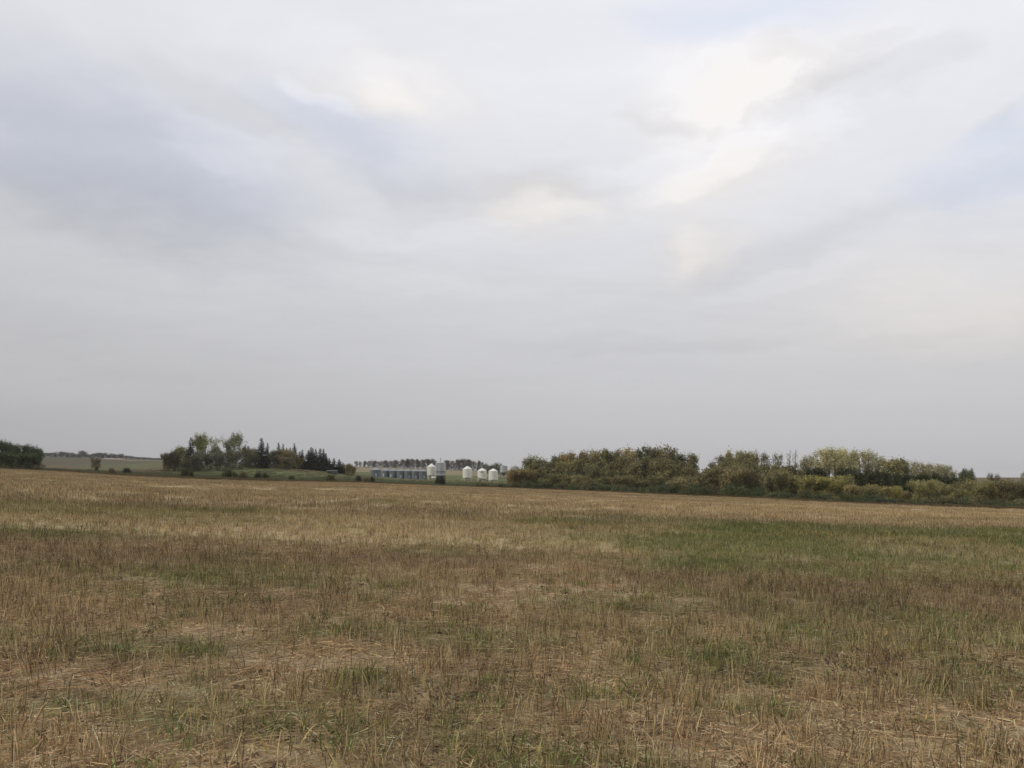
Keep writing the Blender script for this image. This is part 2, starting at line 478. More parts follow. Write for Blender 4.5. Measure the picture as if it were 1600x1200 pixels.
uu = np.linspace(-.86, .86, 620)
azs = np.concatenate([np.arctan(uu), np.linspace(math.atan(.86), 2 * math.pi - math.atan(.86), 62)[1:-1]])
azm = np.where(azs > math.pi, azs - 2 * math.pi, azs)
ca, sa = np.cos(azm), np.sin(azm)
pxa = np.clip(800 + F * np.tan(np.clip(azm, -1.2, 1.2)), -300, 1900)
ang = np.abs(azm)
Redge_view = edge_depth(pxa) / np.maximum(ca, .3)
Redge = np.where(ang < .75, Redge_view, np.where(ang > 1.0, 220., Redge_view * (1 - (ang - .75) / .25) + 220. * (ang - .75) / .25))
fr = np.linspace(0, 1, 250)
R = 1.0 * (Redge[None, :] / 1.0) ** fr[:, None]
X, Y = R * sa[None], R * ca[None]
Z = terrain(X.ravel(), Y.ravel()).reshape(X.shape)
fc = field_colour(X.ravel(), Y.ravel()).reshape(X.shape + (3,))
ground_field = ground_mat('stubble_soil', ((55, .40, 1), (13, .50, 1), (2.2, .20, 1.6), (.35, .12, 2.2)), (34, .03))  # fine noise colours in dark soil gaps and the shadow between stems
fo = grid_mesh('stubble_field', np.stack([X, Y, Z], -1), fc, ground_field, centre=np.array([[0, 0, tz(0, .01)]]))
tag(fo, 'harvested brown stubble field filling the foreground', kind='structure')

# land beyond the field
tt = np.concatenate([np.linspace(0, math.log(9), 300), np.linspace(math.log(9), math.log(40), 60)[1:]])
R2 = Redge[None, :] * np.exp(tt[:, None])
X2, Y2 = R2 * sa[None], R2 * ca[None]
Z2 = terrain(X2.ravel(), Y2.ravel()).reshape(X2.shape)
Z2[0] = Z[-1]
xr, yr = X2.ravel(), Y2.ravel()
pxr = 800 + F * xr / np.maximum(yr, 1)
GRASS = np.array([.118, .132, .052]); FARTAN = np.array([.235, .195, .115]); DULL = np.array([.085, .078, .046]); BRN = np.array([.125, .092, .052])
n_a = fbm(xr / 30, yr / 30, 61, 4); n_b = fbm(xr / 9, yr / 12, 62, 4); n_c = fbm(xr / 160, yr / 60, 63, 4)
mc = GRASS[None] * (.7 + .6 * n_b[:, None]) + (BRN - GRASS)[None] * (sstep(.45, .65, n_a) * .6)[:, None]


def into(mask, colour): 
    global mc
    mc = mc + (np.asarray(colour)[None] * (.85 + .3 * n_b[:, None]) - mc) * mask[:, None]


inv = (yr > 0).astype(float)
# rough brown verge just past the stubble
dY = yr - edge_depth(pxr)
into(inv * (1 - sstep(4, 22, dY + 16 * (n_a - .5))) * .7, BRN)
# brown dip at the left, grey-green rise behind it, pale strips high on the rise
lf = inv * (1 - sstep(215, 300, pxr))
into(lf * .9, BRN)
into(lf * sstep(560, 680, yr) * .85, DULL)
into(lf * sstep(90, 150, pxr) * sstep(300, 420, yr + 120 * (n_a - .5)) * (1 - sstep(640, 780, yr)) * .7, [.115, .122, .056])
into(lf * sstep(150, 172, pxr) * (1 - sstep(186, 205, pxr)) * sstep(930, 950, yr) * (1 - sstep(1010, 1030, yr)) * .9, [.40, .30, .24])
into(inv * sstep(190, 205, pxr) * (1 - sstep(250, 270, pxr)) * sstep(850, 870, yr) * (1 - sstep(905, 925, yr)) * .75, [.24, .20, .14])
# tan stubble fields far behind the yard
ft = inv * sstep(520, 560, pxr) * (1 - sstep(900, 1000, pxr)) * sstep(465, 490, yr + 20 * (n_a - .5))
into(ft * .95, FARTAN)
into(inv * sstep(300, 420, pxr) * (1 - sstep(520, 560, pxr)) * sstep(600, 700, yr) * .7, [.13, .115, .07])
# right side: olive-brown hill behind the trees
into(inv * sstep(1050, 1200, pxr) * sstep(300, 450, yr) * .9, [.135, .115, .060])
into((1 - inv) * .8, BRN)
into((np.abs(xr) > np.abs(yr) * .9).astype(float) * .6, BRN)
meadow_m = ground_mat('meadow_ground', ((1.1, .22, 1.3), (.12, .16, 1.8)), (1.6, .25))
mo = grid_mesh('ground', np.stack([X2, Y2, Z2], -1), mc.reshape(X2.shape + (3,)), meadow_m)
tag(mo, 'rolling grass and cropland beyond the stubble field', kind='structure')


# ------------------------------------------------------------------ plant materials
def plant_mat(name, transl=.25, mult=None, instanced=False, rough=.7):
    m, t, b = new_mat(name, rough, 0, .15)
    a = t.nodes.new('ShaderNodeAttribute'); a.attribute_name = 'c'
    v = t.nodes.new('ShaderNodeVectorMath'); v.operation = 'MULTIPLY'
    t.links.new(a.outputs['Color'], v.inputs[0])
    if instanced:
        k = t.nodes.new('ShaderNodeAttribute'); k.attribute_type = 'INSTANCER'; k.attribute_name = 'tint'
        t.links.new(k.outputs['Vector'], v.inputs[1])
    else:
        k = t.nodes.new('ShaderNodeObjectInfo'); t.links.new(k.outputs['Color'], v.inputs[1])
    t.links.new(v.outputs[0], b.inputs['Base Color'])
    if transl:
        tr = t.nodes.new('ShaderNodeBsdfTranslucent'); t.links.new(v.outputs[0], tr.inputs[0])
        mx = t.nodes.new('ShaderNodeMixShader'); mx.inputs[0].default_value = transl
        out = t.nodes['Material Output']
        t.links.new(b.outputs[0], mx.inputs[1]); t.links.new(tr.outputs[0], mx.inputs[2]); t.links.new(mx.outputs[0], out.inputs[0])
    return m


LEAF = plant_mat('foliage', .32)
NEEDLE = plant_mat('needles', .05)
STRAW = plant_mat('straw', .12, instanced=True, rough=.55)
WEED = plant_mat('weed_leaf', .25, instanced=True, rough=.6)


def bark_mat(name, col):
    m, t, b = new_mat(name, .9, 0, .1)
    n = t.nodes.new('ShaderNodeTexNoise'); n.inputs['Scale'].default_value = 5; n.inputs['Detail'].default_value = 5
    r = t.nodes.new('ShaderNodeValToRGB'); r.color_ramp.elements[0].color = tuple(c * .6 for c in col) + (1,); r.color_ramp.elements[1].color = tuple(min(1, c * 1.5) for c in col) + (1,)
    tcx = t.nodes.new('ShaderNodeTexCoord'); t.links.new(tcx.outputs['Object'], n.inputs['Vector'])
    t.links.new(n.outputs['Fac'], r.inputs[0]); t.links.new(r.outputs[0], b.inputs['Base Color'])
    return m


BARK = bark_mat('grey_bark', (.17, .155, .13)); DBARK = bark_mat('dark_bark', (.08, .065, .05))


# ------------------------------------------------------------------ trees
def leaf_quads(P, size, vert=0.0, out=None):
    """one small bent quad per point; P (n,3) -> verts, faces, colours"""
    n = len(P)
    nn_ = rng.normal(size=(n, 3)) * (.55 if out is not None else 1.0)
    if out is not None: nn_ = nn_ + out
    nn_ /= np.linalg.norm(nn_, axis=1)[:, None]
    a = rng.normal(size=(n, 3)); a[:, 2] += vert; a -= (a * nn_).sum(1)[:, None] * nn_; a /= np.linalg.norm(a, axis=1)[:, None]
    b = np.cross(nn_, a)
    s = size * rng.uniform(.55, 1.3, n)[:, None]
    asp = rng.uniform(.5, .9, n)[:, None]
    V = np.stack([P - a * s * .5, P + b * s * .5 * asp, P + a * s * .5, P - b * s * .5 * asp], 1).reshape(-1, 3)
    return V


def foliage_mesh(name, P, size, mat, vert=0.0, hue=.12, lump=None, out=None):
    V = leaf_quads(P, size, vert, out)
    n = len(P)
    br = rng.lognormal(0, .22, n)
    if lump is not None: br = br * lump
    hs = rng.normal(0, hue, n)
    col = np.stack([br * (1 + hs), br, br * (1 - hs)], 1)
    col = np.repeat(np.clip(col, .2, 2.5), 4, axis=0)
    me = bpy.data.meshes.new(name)
    nf = n
    bm_v = np.zeros((0, 3)); bm_f = []; 
    me.vertices.add(len(V)); me.vertices.foreach_set('co', V.astype(np.float32).ravel())
    me.loops.add(nf * 4); me.loops.foreach_set('vertex_index', np.arange(nf * 4, dtype=np.int32))
    me.polygons.add(nf); me.polygons.foreach_set('loop_start', (np.arange(nf) * 4).astype(np.int32))
    me.materials.append(mat)
    at_ = me.color_attributes.new('c', 'FLOAT_COLOR', 'POINT')
    c4 = np.ones((len(V), 4), np.float32); c4[:, :3] = col; at_.data.foreach_set('color', c4.ravel())
    me.update(calc_edges=True)
    return me


def limbs(kind, H, W):
    kind = 'broad' if kind == 'belt' else kind
    """trunk and limbs; returns MB and a list of limb tip/segment points with weights"""
    mb = MB(); pts = []
    tr = .017 * H + .03
    nst = {'broad': 1, 'poplar': 1, 'sparse': 2, 'cotton': 1, 'willow': 7, 'bare': 2}[kind]
    for s in range(nst):
        bx, by = (0, 0) if nst == 1 else (random.gauss(0, .05 * W), random.gauss(0, .05 * W))
        if kind == 'willow':
            an = random.uniform(0, 6.28); lean = random.uniform(.15, .5)
            top = np.array([bx + math.cos(an) * W * lean, by + math.sin(an) * W * lean, H * random.uniform(.6, .9)])
        else:
            top = np.array([bx + random.gauss(0, .04 * W) + (s - (nst - 1) / 2) * .22 * W, by + random.gauss(0, .08 * W), H * (.97 - .08 * s)])
        b0 = np.array([bx, by, -.3]); mid = (b0 + top) * .5 + np.array([random.gauss(0, .03 * W), random.gauss(0, .03 * W), 0])
        tp = [b0, b0 * .6 + mid * .4, mid, mid * .5 + top * .5, top]
        rr = [tr, tr * .85, tr * .6, tr * .35, tr * .08]
        if kind == 'willow': rr = [r * .5 for r in rr]
        mb.tube(tp, rr, 6)
        nl = {'broad': 13, 'poplar': 12, 'sparse': 13, 'cotton': 15, 'willow': 3, 'bare': 12}[kind]
        h0 = {'broad': .22, 'poplar': .18, 'sparse': .3, 'cotton': .18, 'willow': .3, 'bare': .25}[kind]
        for k in range(nl):
            f = h0 + (1 - h0) * (k + random.random()) / nl * .93
            p0 = np.array([np.interp(f, [0, .4, .5, .75, 1], [q[i] for q in tp]) for i in range(3)])
            p0[2] = f * top[2]
            an = random.uniform(0, 6.28)
            if kind in ('broad', 'cotton'): ln = W * .52 * math.sqrt(max(.08, 1 - ((f - .52) / .55) ** 2)) * random.uniform(.75, 1.1)
            elif kind == 'willow': ln = W * .3
            else: ln = W * .5 * (1.05 - .55 * f) * random.uniform(.6, 1.1)
            cap_ = H * (1 - .10 * random.random() - .22 * min(1, ln / (W * .5)) ** 2)
            rise = {'broad': .45, 'poplar': .9, 'sparse': 1.3, 'cotton': .95, 'willow': .8, 'bare': 1.5}[kind] * random.uniform(.7, 1.3)
            d = np.array([math.cos(an), math.sin(an), 0]) * ln
            e = p0 + d + np.array([0, 0, max(.0, min(ln * rise, cap_ - p0[2]))])
            m_ = (p0 + e) / 2 + np.array([0, 0, -.08 * ln])
            r0 = tr * (1 - f) * .5 + .02
            mb.tube([p0, m_, e], [r0, r0 * .6, .012], 4, cap=False)
            pts += [(m_, .6), (e, 1.0), ((m_ + e) / 2, .9)]
            for q in range(3 if kind in ('sparse', 'bare', 'cotton') else 2):
                t_ = random.uniform(.35, .95); s0 = m_ * (1 - t_) + e * t_
                s1 = s0 + np.array([random.gauss(0, .3) * ln, random.gauss(0, .3) * ln, abs(random.gauss(.25, .2)) * ln])
                s1[2] = min(s1[2], H * random.uniform(.8, .98))
                mb.tube([s0, s1], [r0 * .4, .01], 3, cap=False); pts.append((s1, .8))
        pts.append((top, .9))
    return mb, pts


def make_variant(kind, H, W, n, leaf):
    if kind == 'spruce':
        mb = MB(); mb.tube([(0, 0, -.3), (0, 0, H * .5), (0, 0, H)], [.016 * H, .009 * H, .01], 6)
        P = []; szl = []; tiers = int(H * 2.6)
        lean = random.uniform(-.02, .02)
        for k in range(tiers):
            z = H * (.03 + .985 * k / tiers); f = 1 - z / H
            r = W * .5 * (f ** .85) * random.uniform(.75, 1.12) + .05
            nb = max(4, int(9 * f + 4))
            for q in range(nb):
                an = random.uniform(0, 6.28); rr = r * random.uniform(.65, 1.12)
                m = max(4, int(n / tiers / nb * (.5 + 1.3 * f)))
                tq = rng.uniform(.12, 1, m) ** .7
                px_ = np.cos(an) * rr * tq; py_ = np.sin(an) * rr * tq; pz = z - tq * rr * .28 + .12 * rr * tq ** 2
                j = rng.normal(0, .05 + .05 * f, (m, 3))
                P.append(np.stack([px_ + lean * z, py_, pz], 1) + j); szl.append(np.full(m, .38 + .72 * f))
        P = np.vstack(P); P[:, 2] = np.clip(P[:, 2], .05, H)
        return foliage_mesh('crown', P, leaf * np.concatenate(szl)[:, None], NEEDLE, hue=.05), mb
    if kind == 'dome':
        mb = MB()
        for k in range(8):
            an = random.uniform(0, 6.28); e = np.array([math.cos(an) * W * .35, math.sin(an) * W * .35, H * .75])
            mb.tube([(0, 0, -.2), e * .5 + np.array([0, 0, .1]), e], [.05, .035, .01], 4, cap=False)
        nc = 22; P = []; lump = []; outs = []
        for k in range(nc):
            v = rng.normal(size=3); v[2] = abs(v[2]); v /= np.linalg.norm(v)
            sh = rng.uniform(.45, .85)
            c = v * np.array([W * .46, W * .46, H * .95]) * sh * rng.uniform(.85, 1.08)
            m = int(n / nc); j = rng.normal(size=(m, 3)) * np.array([W * .13, W * .13, H * .15]) * rng.uniform(.7, 1.2)
            P.append(c + j); lump.append(np.full(m, rng.uniform(.75, 1.3))); q_ = j / np.array([W * .13, W * .13, H * .15]); outs.append(q_ / (np.linalg.norm(q_, axis=1)[:, None] + .3) + v * .6)
        P = np.vstack(P); lump = np.concatenate(lump)
        P[:, 2] = np.abs(P[:, 2])
        P[:, 2] *= H / np.quantile(P[:, 2], .993)
        O = np.vstack(outs); O[:, 2] += .25
        return foliage_mesh('crown', P, leaf, LEAF, lump=lump, out=O), mb
    mb, pts = limbs(kind, H, W)
    if kind in ('belt', 'broad', 'poplar'):
        for k in range(22 if kind == 'belt' else 12): pts.append((np.array([rng.uniform(-.5, .5) * W, rng.uniform(-.4, .4) * W, rng.uniform(.02, .3) * H]), .8))
    if kind in ('broad', 'willow', 'belt'):
        for k in range(46):
            v = rng.normal(size=3); v /= np.linalg.norm(v); r = rng.uniform(.55, 1.0) if kind == 'willow' else rng.uniform(.5, .95)
            p = np.array([v[0] * W * .5 * r, v[1] * W * .5 * r, H * (.54 + v[2] * .43 * r)])
            if kind == 'willow': p[2] = abs(v[2]) * H * .88 * r + .1
            pts.append((p, 1.0))
    if kind == 'poplar':
        for k in range(26):
            z = rng.uniform(.12, .92); r = W * .42 * math.sin(math.pi * min(1, z * .75 + .2)) ** .6 * math.sqrt(rng.random()); an = rng.uniform(0, 6.28)
            pts.append((np.array([math.cos(an) * r, math.sin(an) * r, z * H]), .9))
    P = []; lump = []; outs = []
    wsum = sum(w for _, w in pts)
    sg = {'broad': .085, 'belt': .085, 'poplar': .075, 'sparse': .055, 'cotton': .065, 'willow': .065, 'bare': .05}[kind] * W
    for p, w in pts:
        m = rng.poisson(n * w / wsum * rng.uniform(.5, 1.5))
        if m == 0: continue
        j = rng.normal(size=(m, 3)) * np.array([sg, sg, sg * (1.6 if kind in ('poplar', 'sparse', 'cotton') else 1.0)])
        P.append(p + j); lump.append(np.full(m, rng.uniform(.72, 1.32))); outs.append(j / (np.linalg.norm(j, axis=1)[:, None] + .3 * sg) + (p - np.array([0, 0, H * .5])) / (H * .5) * .5)
    P = np.vstack(P); lump = np.concatenate(lump); P[:, 2] = np.maximum(P[:, 2], .1)
    P[:, 2] *= H / np.quantile(P[:, 2], .995)
    O = np.vstack(outs); O[:, 2] += .2
    return foliage_mesh('crown', P, leaf, LEAF, lump=lump, out=O), mb


SPEC = {  # kind: nominal height, width, leaves, leaf size, variants
    'broad': (9, 6.4, 5600, .42, 7), 'poplar': (10, 4.6, 4600, .38, 8), 'sparse': (11, 4.4, 1650, .30, 8),
    'cotton': (13, 8.0, 5200, .42, 4), 'willow': (5, 5.6, 4200, .34, 8), 'dome': (2.6, 4.0, 2600, .26, 8),
    'bare': (11, 3.6, 260, .24, 4), 'spruce': (10, 2.5, 6800, .30, 8),
    'belt': (9, 6.4, 2400, .42, 5),
}
VAR = {}
for kd, (H_, W_, n_, lf_, nv) in SPEC.items():
    VAR[kd] = []
    for k in range(nv):
        cm_, mb_ = make_variant(kd, H_, W_, n_, lf_)
        tme = bpy.data.meshes.new('trunk'); tme.from_pydata(mb_.v, [], mb_.f); tme.update()
        tme.materials.append(DBARK if kd in ('spruce', 'dome', 'broad', 'belt') else BARK)
        VAR[kd].append((cm_, tme))
_cnt = {}


def plant(name, kd, px, Y, ytop, wpx, tint, label, cat, group=None, sink=0.0):
    x, y, z = at(px, Y)
    H = hgt(px, Y, ytop); W = wpx * Y / F
    H_, W_ = SPEC[kd][0], SPEC[kd][1]
    k = _cnt.get(kd, 0); _cnt[kd] = k + 1
    cme, tme = VAR[kd][k % len(VAR[kd])]
    r = empty(name, (x, y, z - sink), random.uniform(0, 6.28))
    sx = W / W_; szz = H / (H_ * .985)
    r.scale = (sx, sx * random.uniform(.9, 1.15), szz)
    tag(r, label, cat, group)
    c = bpy.data.objects.new('crown', cme); c.parent = r; C.objects.link(c)
    v = random.uniform(.88, 1.12)
    k_ = 1.0 if tint in (DG, MG, OL, BR, PALE, YEL, SPR, GRY, GDK) else 1.72
    if name == 'bush' and kd == 'dome': k_ *= .62
    if name in ('poplar_tree', 'willow_thicket', 'inner_tree') and tint is not SPR: k_ *= 1.72
    if kd == 'sparse': k_ *= .80
    if name == 'willow_thicket': k_ *= .82
    if name in ('poplar_tree', 'willow_thicket', 'understory_tree', 'inner_tree') and px > 790:   # one muted olive family
        mu = sum(tint) / (.295); tint = tuple(.62 * q_ + .38 * o_ * mu for q_, o_ in zip(tint, (.130, .115, .050)))
    if name in ('broadleaf_tree', 'undergrowth_bush'): k_ *= .85
    if name == 'low_shrub': k_ *= 1.2
    c.color = (tint[0] * v * k_, tint[1] * v * k_, tint[2] * v * k_, 1)
    t = bpy.data.objects.new('trunk', tme); t.parent = r; C.objects.link(t)
    return r


DG = (.080, .085, .033); MG = (.128, .122, .044); OL = (.19, .165, .054); BR = (.215, .155, .065); PALE = (.42, .385, .20)
YEL = (.255, .225, .055); SPR = (.040, .054, .035); GRY = (.145, .140, .088); GDK = (.110, .102, .050)
ORD = ['first', 'second', 'third', 'fourth', 'fifth', 'sixth', 'seventh', 'eighth', 'ninth', 'tenth', 'eleventh', 'twelfth', 'thirteenth',
       'fourteenth', 'fifteenth', 'sixteenth', 'seventeenth', 'eighteenth', 'nineteenth', 'twentieth']
TENS = {20: 'twenty', 30: 'thirty', 40: 'forty', 50: 'fifty', 60: 'sixty'}
def ordw(i):
    if i < 20: return ORD[i]
    k = i + 1; t, o = (k // 10) * 10, k % 10
    return (TENS[t][:-1] + 'ieth') if o == 0 else TENS[t] + '-' + ORD[o - 1]


# --- dark clump at the left edge of the picture
for i, (px, yt, w, dY, kd) in enumerate([(-22, 689, 36, 34, 'broad'), (0, 688.5, 28, 30, 'broad'), (17, 694, 24, 44, 'broad'), (33, 695, 26, 30, 'broad'),
                                        (50, 698.5, 24, 36, 'broad'), (10, 706, 30, 16, 'willow'), (38, 709, 30, 16, 'willow'), (56, 707, 17, 24, 'willow')]):
    plant('broadleaf_tree' if kd == 'broad' else 'undergrowth_bush', kd, px, float(edge_depth(px)) + dY, yt, w, (.048, .062, .026),
          f"{'tall dark round-topped tree' if kd == 'broad' else 'dark bush at the foot'}, {ordw(i) if kd == 'broad' else ordw(i - 5)} from left in the left edge clump",
          'tree' if kd == 'broad' else 'bush', 'dark trees at the left edge')
# --- single bushes on the near slope and field edge
for px, yt, w, dY, kd, tint, lab in [
    (58, 726.5, 12, 6, 'dome', BR, 'small rusty bush at the right foot of the left edge trees'),
    (150, 715, 15, 260, 'willow', (.12, .10, .06), 'round hazy brown tree alone on the left slope'),
    (151, 728, 6, 85, 'dome', DG, 'tiny dark bush below the lone round brown tree'),
    (174, 731, 13, 34, 'dome', BR, 'round dark rusty bush, left one of the pair at the field edge'),
    (198, 730.5, 15, 55, 'dome', DG, 'low flat dark bush right of the round rusty bush'),
    (289, 730, 19, 30, 'dome', DG, 'dark round bush below the left end of the spruce hill'),
    (299, 734, 10, 28, 'dome', MG, 'small green bush touching the dark round bush on its right'),
    (356, 733.5, 19, 38, 'dome', DG, 'wide low dark bush in front of the tall twin-topped poplar'),
    (367, 736, 11, 36, 'dome', OL, 'olive bush at the right end of the wide low bush'),
    (380, 737, 14, 22, 'dome', OL, 'brownish low bush right of the olive bush at the field edge'),
    (403, 736, 12, 42, 'dome', DG, 'dark bush on the grass below the tallest spruce, left of a pair'),
    (415, 738, 12, 40, 'dome', DG, 'dark bush on the grass below the tallest spruce, right of a pair'),
    (456, 743.5, 11, 20, 'dome', DG, 'tiny dark bush alone on the grass below the brown poplars'),
    (517, 740, 18, 20, 'dome', MG, 'rounded green bush at the field edge below the low shed'),
    (560, 742.5, 11, 24, 'dome', DG, 'dark bush at the field edge left of the steel bins'),
    (573, 745.5, 12, 14, 'dome', BR, 'rusty bush between two dark ones left of the steel bins'),
    (582, 744, 9, 26, 'dome', DG, 'small dark bush directly below the leftmost steel bin'),
    (544, 724.5, 11, 110, 'willow', OL, 'olive bush tree just right of the last spruce'),
    (551, 728, 9, 120, 'willow', OL, 'smaller olive bush beside the olive bush tree, right of the last spruce'),
    (684, 744, 9, 34, 'dome', DG, 'dark bush under the silver bin, left half of the pair'),
    (691, 742.5, 11, 32, 'dome', (.035, .032, .022), 'darkest bush under the silver bin, right half of the pair'),
]:
    tall = lab.count('tree') and kd == 'willow'
    plant('bush', kd, px, float(edge_depth(px)) + dY, yt, w, tint, lab, 'bush', None)
# --- spruce hill: broadleaves
for px, yt, w, Y, kd, tint, lab in [
    (262, 708, 15, 262, 'willow', MG, 'small olive bush tree at the left tip of the spruce hill'),
    (271, 705, 18, 262, 'willow', GDK, 'dark bushy tree second from the left tip of the spruce hill'),
    (284, 698.5, 24, 268, 'broad', MG, 'round green tree left of the first lone spruce on the hill'),
    (305, 711, 26, 258, 'willow', GRY, 'grey-green thicket below the first lone spruce'),
    (323, 677.5, 29, 292, 'cotton', (.085, .090, .035), 'tall open poplar with forked crown, left of the two tallest'),
    (312, 697, 14, 296, 'sparse', GRY, 'thin grey tree between the first spruce and the tall open poplar'),
    (322, 706, 26, 272, 'willow', GRY, 'grey thicket at the foot of the left tall poplar'),
    (340, 697, 18, 288, 'broad', GRY, 'grey-green tree between the two tallest poplars'),
    (344, 710, 22, 270, 'willow', (.07, .068, .045), 'dull bushy thicket between the two tallest poplars'),
    (366, 676.5, 29, 300, 'cotton', (.075, .078, .038), 'tall open poplar with several spires, right of the two tallest'),
    (366, 704, 28, 282, 'willow', GRY, 'grey thicket at the foot of the right tall poplar'),
    (385, 698, 16, 300, 'broad', GDK, 'dull dark tree just right of the two tall poplars'),
    (397, 701, 14, 302, 'broad', GRY, 'greyish tree left of the tallest spruce'),
    (395, 709, 20, 290, 'willow', GDK, 'low dark thicket left of the tallest spruce'),
    (428, 704, 18, 306, 'willow', GRY, 'grey brush right of the tallest spruce'),
    (440, 702, 22, 308, 'broad', (.115, .095, .050), 'brown poplar left of the middle spruces'),
    (454, 703, 22, 310, 'broad', (.110, .098, .048), 'olive-brown poplar in front of the middle spruces'),
    (446, 714, 24, 298, 'willow', (.098, .088, .045), 'low olive thicket in front of the brown poplars'),
    (465, 714, 14, 312, 'willow', OL, 'small olive bush left of the solid spruce block'),
]:
    plant('poplar_tree' if kd in ('cotton', 'broad', 'sparse') else 'thicket', kd, px, float(Y), yt, w, tint, lab, 'tree' if kd != 'willow' else 'bush', 'broadleaf growth on the spruce hill')
for px, yt, w, Y, lab in [
    (298, 684.5, 15, 262, 'lone dark spruce at the left end of the hill, left of the tall poplars'),
    (387, 697, 8, 308, 'slim half-hidden spruce just right of the tall poplars'),
    (408.5, 685, 15, 296, 'tallest spruce, standing clear in the middle of the hill'),
    (418, 692.5, 9, 312, 'slim spruce leaning against the tallest one on its right'),
    (435.5, 692.5, 11, 320, 'first spruce above the brown poplars'),
    (443, 694, 8, 320, 'second spruce above the brown poplars, slimmer'),
    (448, 700, 7, 322, 'short spruce top peeping over the brown poplars'),
    (454, 700, 7, 322, 'short spruce between the slim one and the tall pointed one'),
    (460.5, 693.5, 10, 316, 'tall pointed spruce at the right end of the brown poplars'),
    (469, 706, 10, 316, 'short spruce left of the solid spruce block, left of two'),
    (472.5, 703, 10, 320, 'short pointed spruce left of the solid spruce block, right of two'),
    (482, 704, 12, 322, 'spruce on the left shoulder of the solid spruce block'),
    (486, 699.5, 12, 318, 'highest spruce of the solid block, at its left'),
    (489.5, 701, 9, 324, 'second spruce top of the solid block'),
    (494, 702, 10, 322, 'third spruce top of the solid block'),
    (500, 701.5, 12, 318, 'fourth spruce top of the solid block, broad'),
    (505.5, 702, 11, 322, 'fifth spruce top of the solid block'),
    (510, 709, 10, 322, 'lower spruce at the right shoulder of the solid block'),
    (515, 716, 8, 330, 'small spruce behind the low shed, left'),
    (522, 716.5, 10, 334, 'medium spruce behind the low shed, right'),
    (530, 718.5, 12, 322, 'bushy dark spruce at the right end of the row'),
    (536, 723, 7, 334, 'smallest spruce, last at the right end of the row'),
]:
    plant('spruce_tree', 'spruce', px, float(Y), yt - .5, w * 1.85, SPR, lab, 'spruce', 'spruces on the hill')

# --- far shelterbelt on the left rise
xs = list(np.arange(64, 262, 4.6))
for i, px in enumerate(xs):
    rowb = np.interp(px, [65, 150, 200, 250], [713, 714.5, 716.5, 718.5])
    h = 3 + 3.2 * random.random() + (2.5 if i in (5, 7, 14) else 0) + (1.5 if 70 < px < 190 else 0)
    if px > 215: h *= .55
    kd = 'spruce' if i % 4 == 1 else 'belt'
    plant('shelterbelt_tree', kd, px, 1040 + random.uniform(-30, 30), rowb - h, (5 if kd == 'spruce' else 11) + random.uniform(-1, 2), (.055, .055, .04),
          f"small hazy tree on the far left skyline, {ordw(i)} from the left", 'tree', 'far shelterbelt on the left rise')
# --- far belt behind the grain bins
belt = [(557, 720, 5), (563, 721, 4), (570, 720.5, 5), (576, 720, 5), (581, 719.5, 6), (586, 720, 6), (592, 721, 6), (597, 720, 7), (603, 719.5, 8), (609, 720, 7), (614, 720.5, 6),
        (619, 719, 7), (625, 720, 6), (630, 717.5, 8), (636, 717, 9), (642, 716.5, 9), (647, 717.5, 7), (653, 717.5, 6), (660, 718, 8), (665, 717.5, 8), (670, 717.5, 7), (675, 717, 8),
        (681, 719.5, 7), (697, 719, 8), (703, 720, 7), (708, 720, 6), (716, 718, 8), (721, 717, 9), (727, 717, 9), (732, 718, 8), (737, 719, 6), (742, 720.5, 5), (748, 720, 6), (754, 722, 7),
        (760, 725, 8), (767, 727, 9), (774, 724, 9), (779, 723, 8)]
for i, (px, yt, w) in enumerate(belt):
    kd = ('belt', 'belt', 'poplar')[i % 3] if px < 756 else 'belt'
    Yb = 905 + random.uniform(-25, 25) if px < 756 else 620
    plant('shelterbelt_tree', kd, px, Yb, yt, w * 1.35, (.055, .052, .036) if px < 750 else (.06, .066, .03),
          f"hazy grey-green tree of the belt behind the grain bins, {ordw(i)} from the left", 'tree', 'far tree belt behind the grain bins')

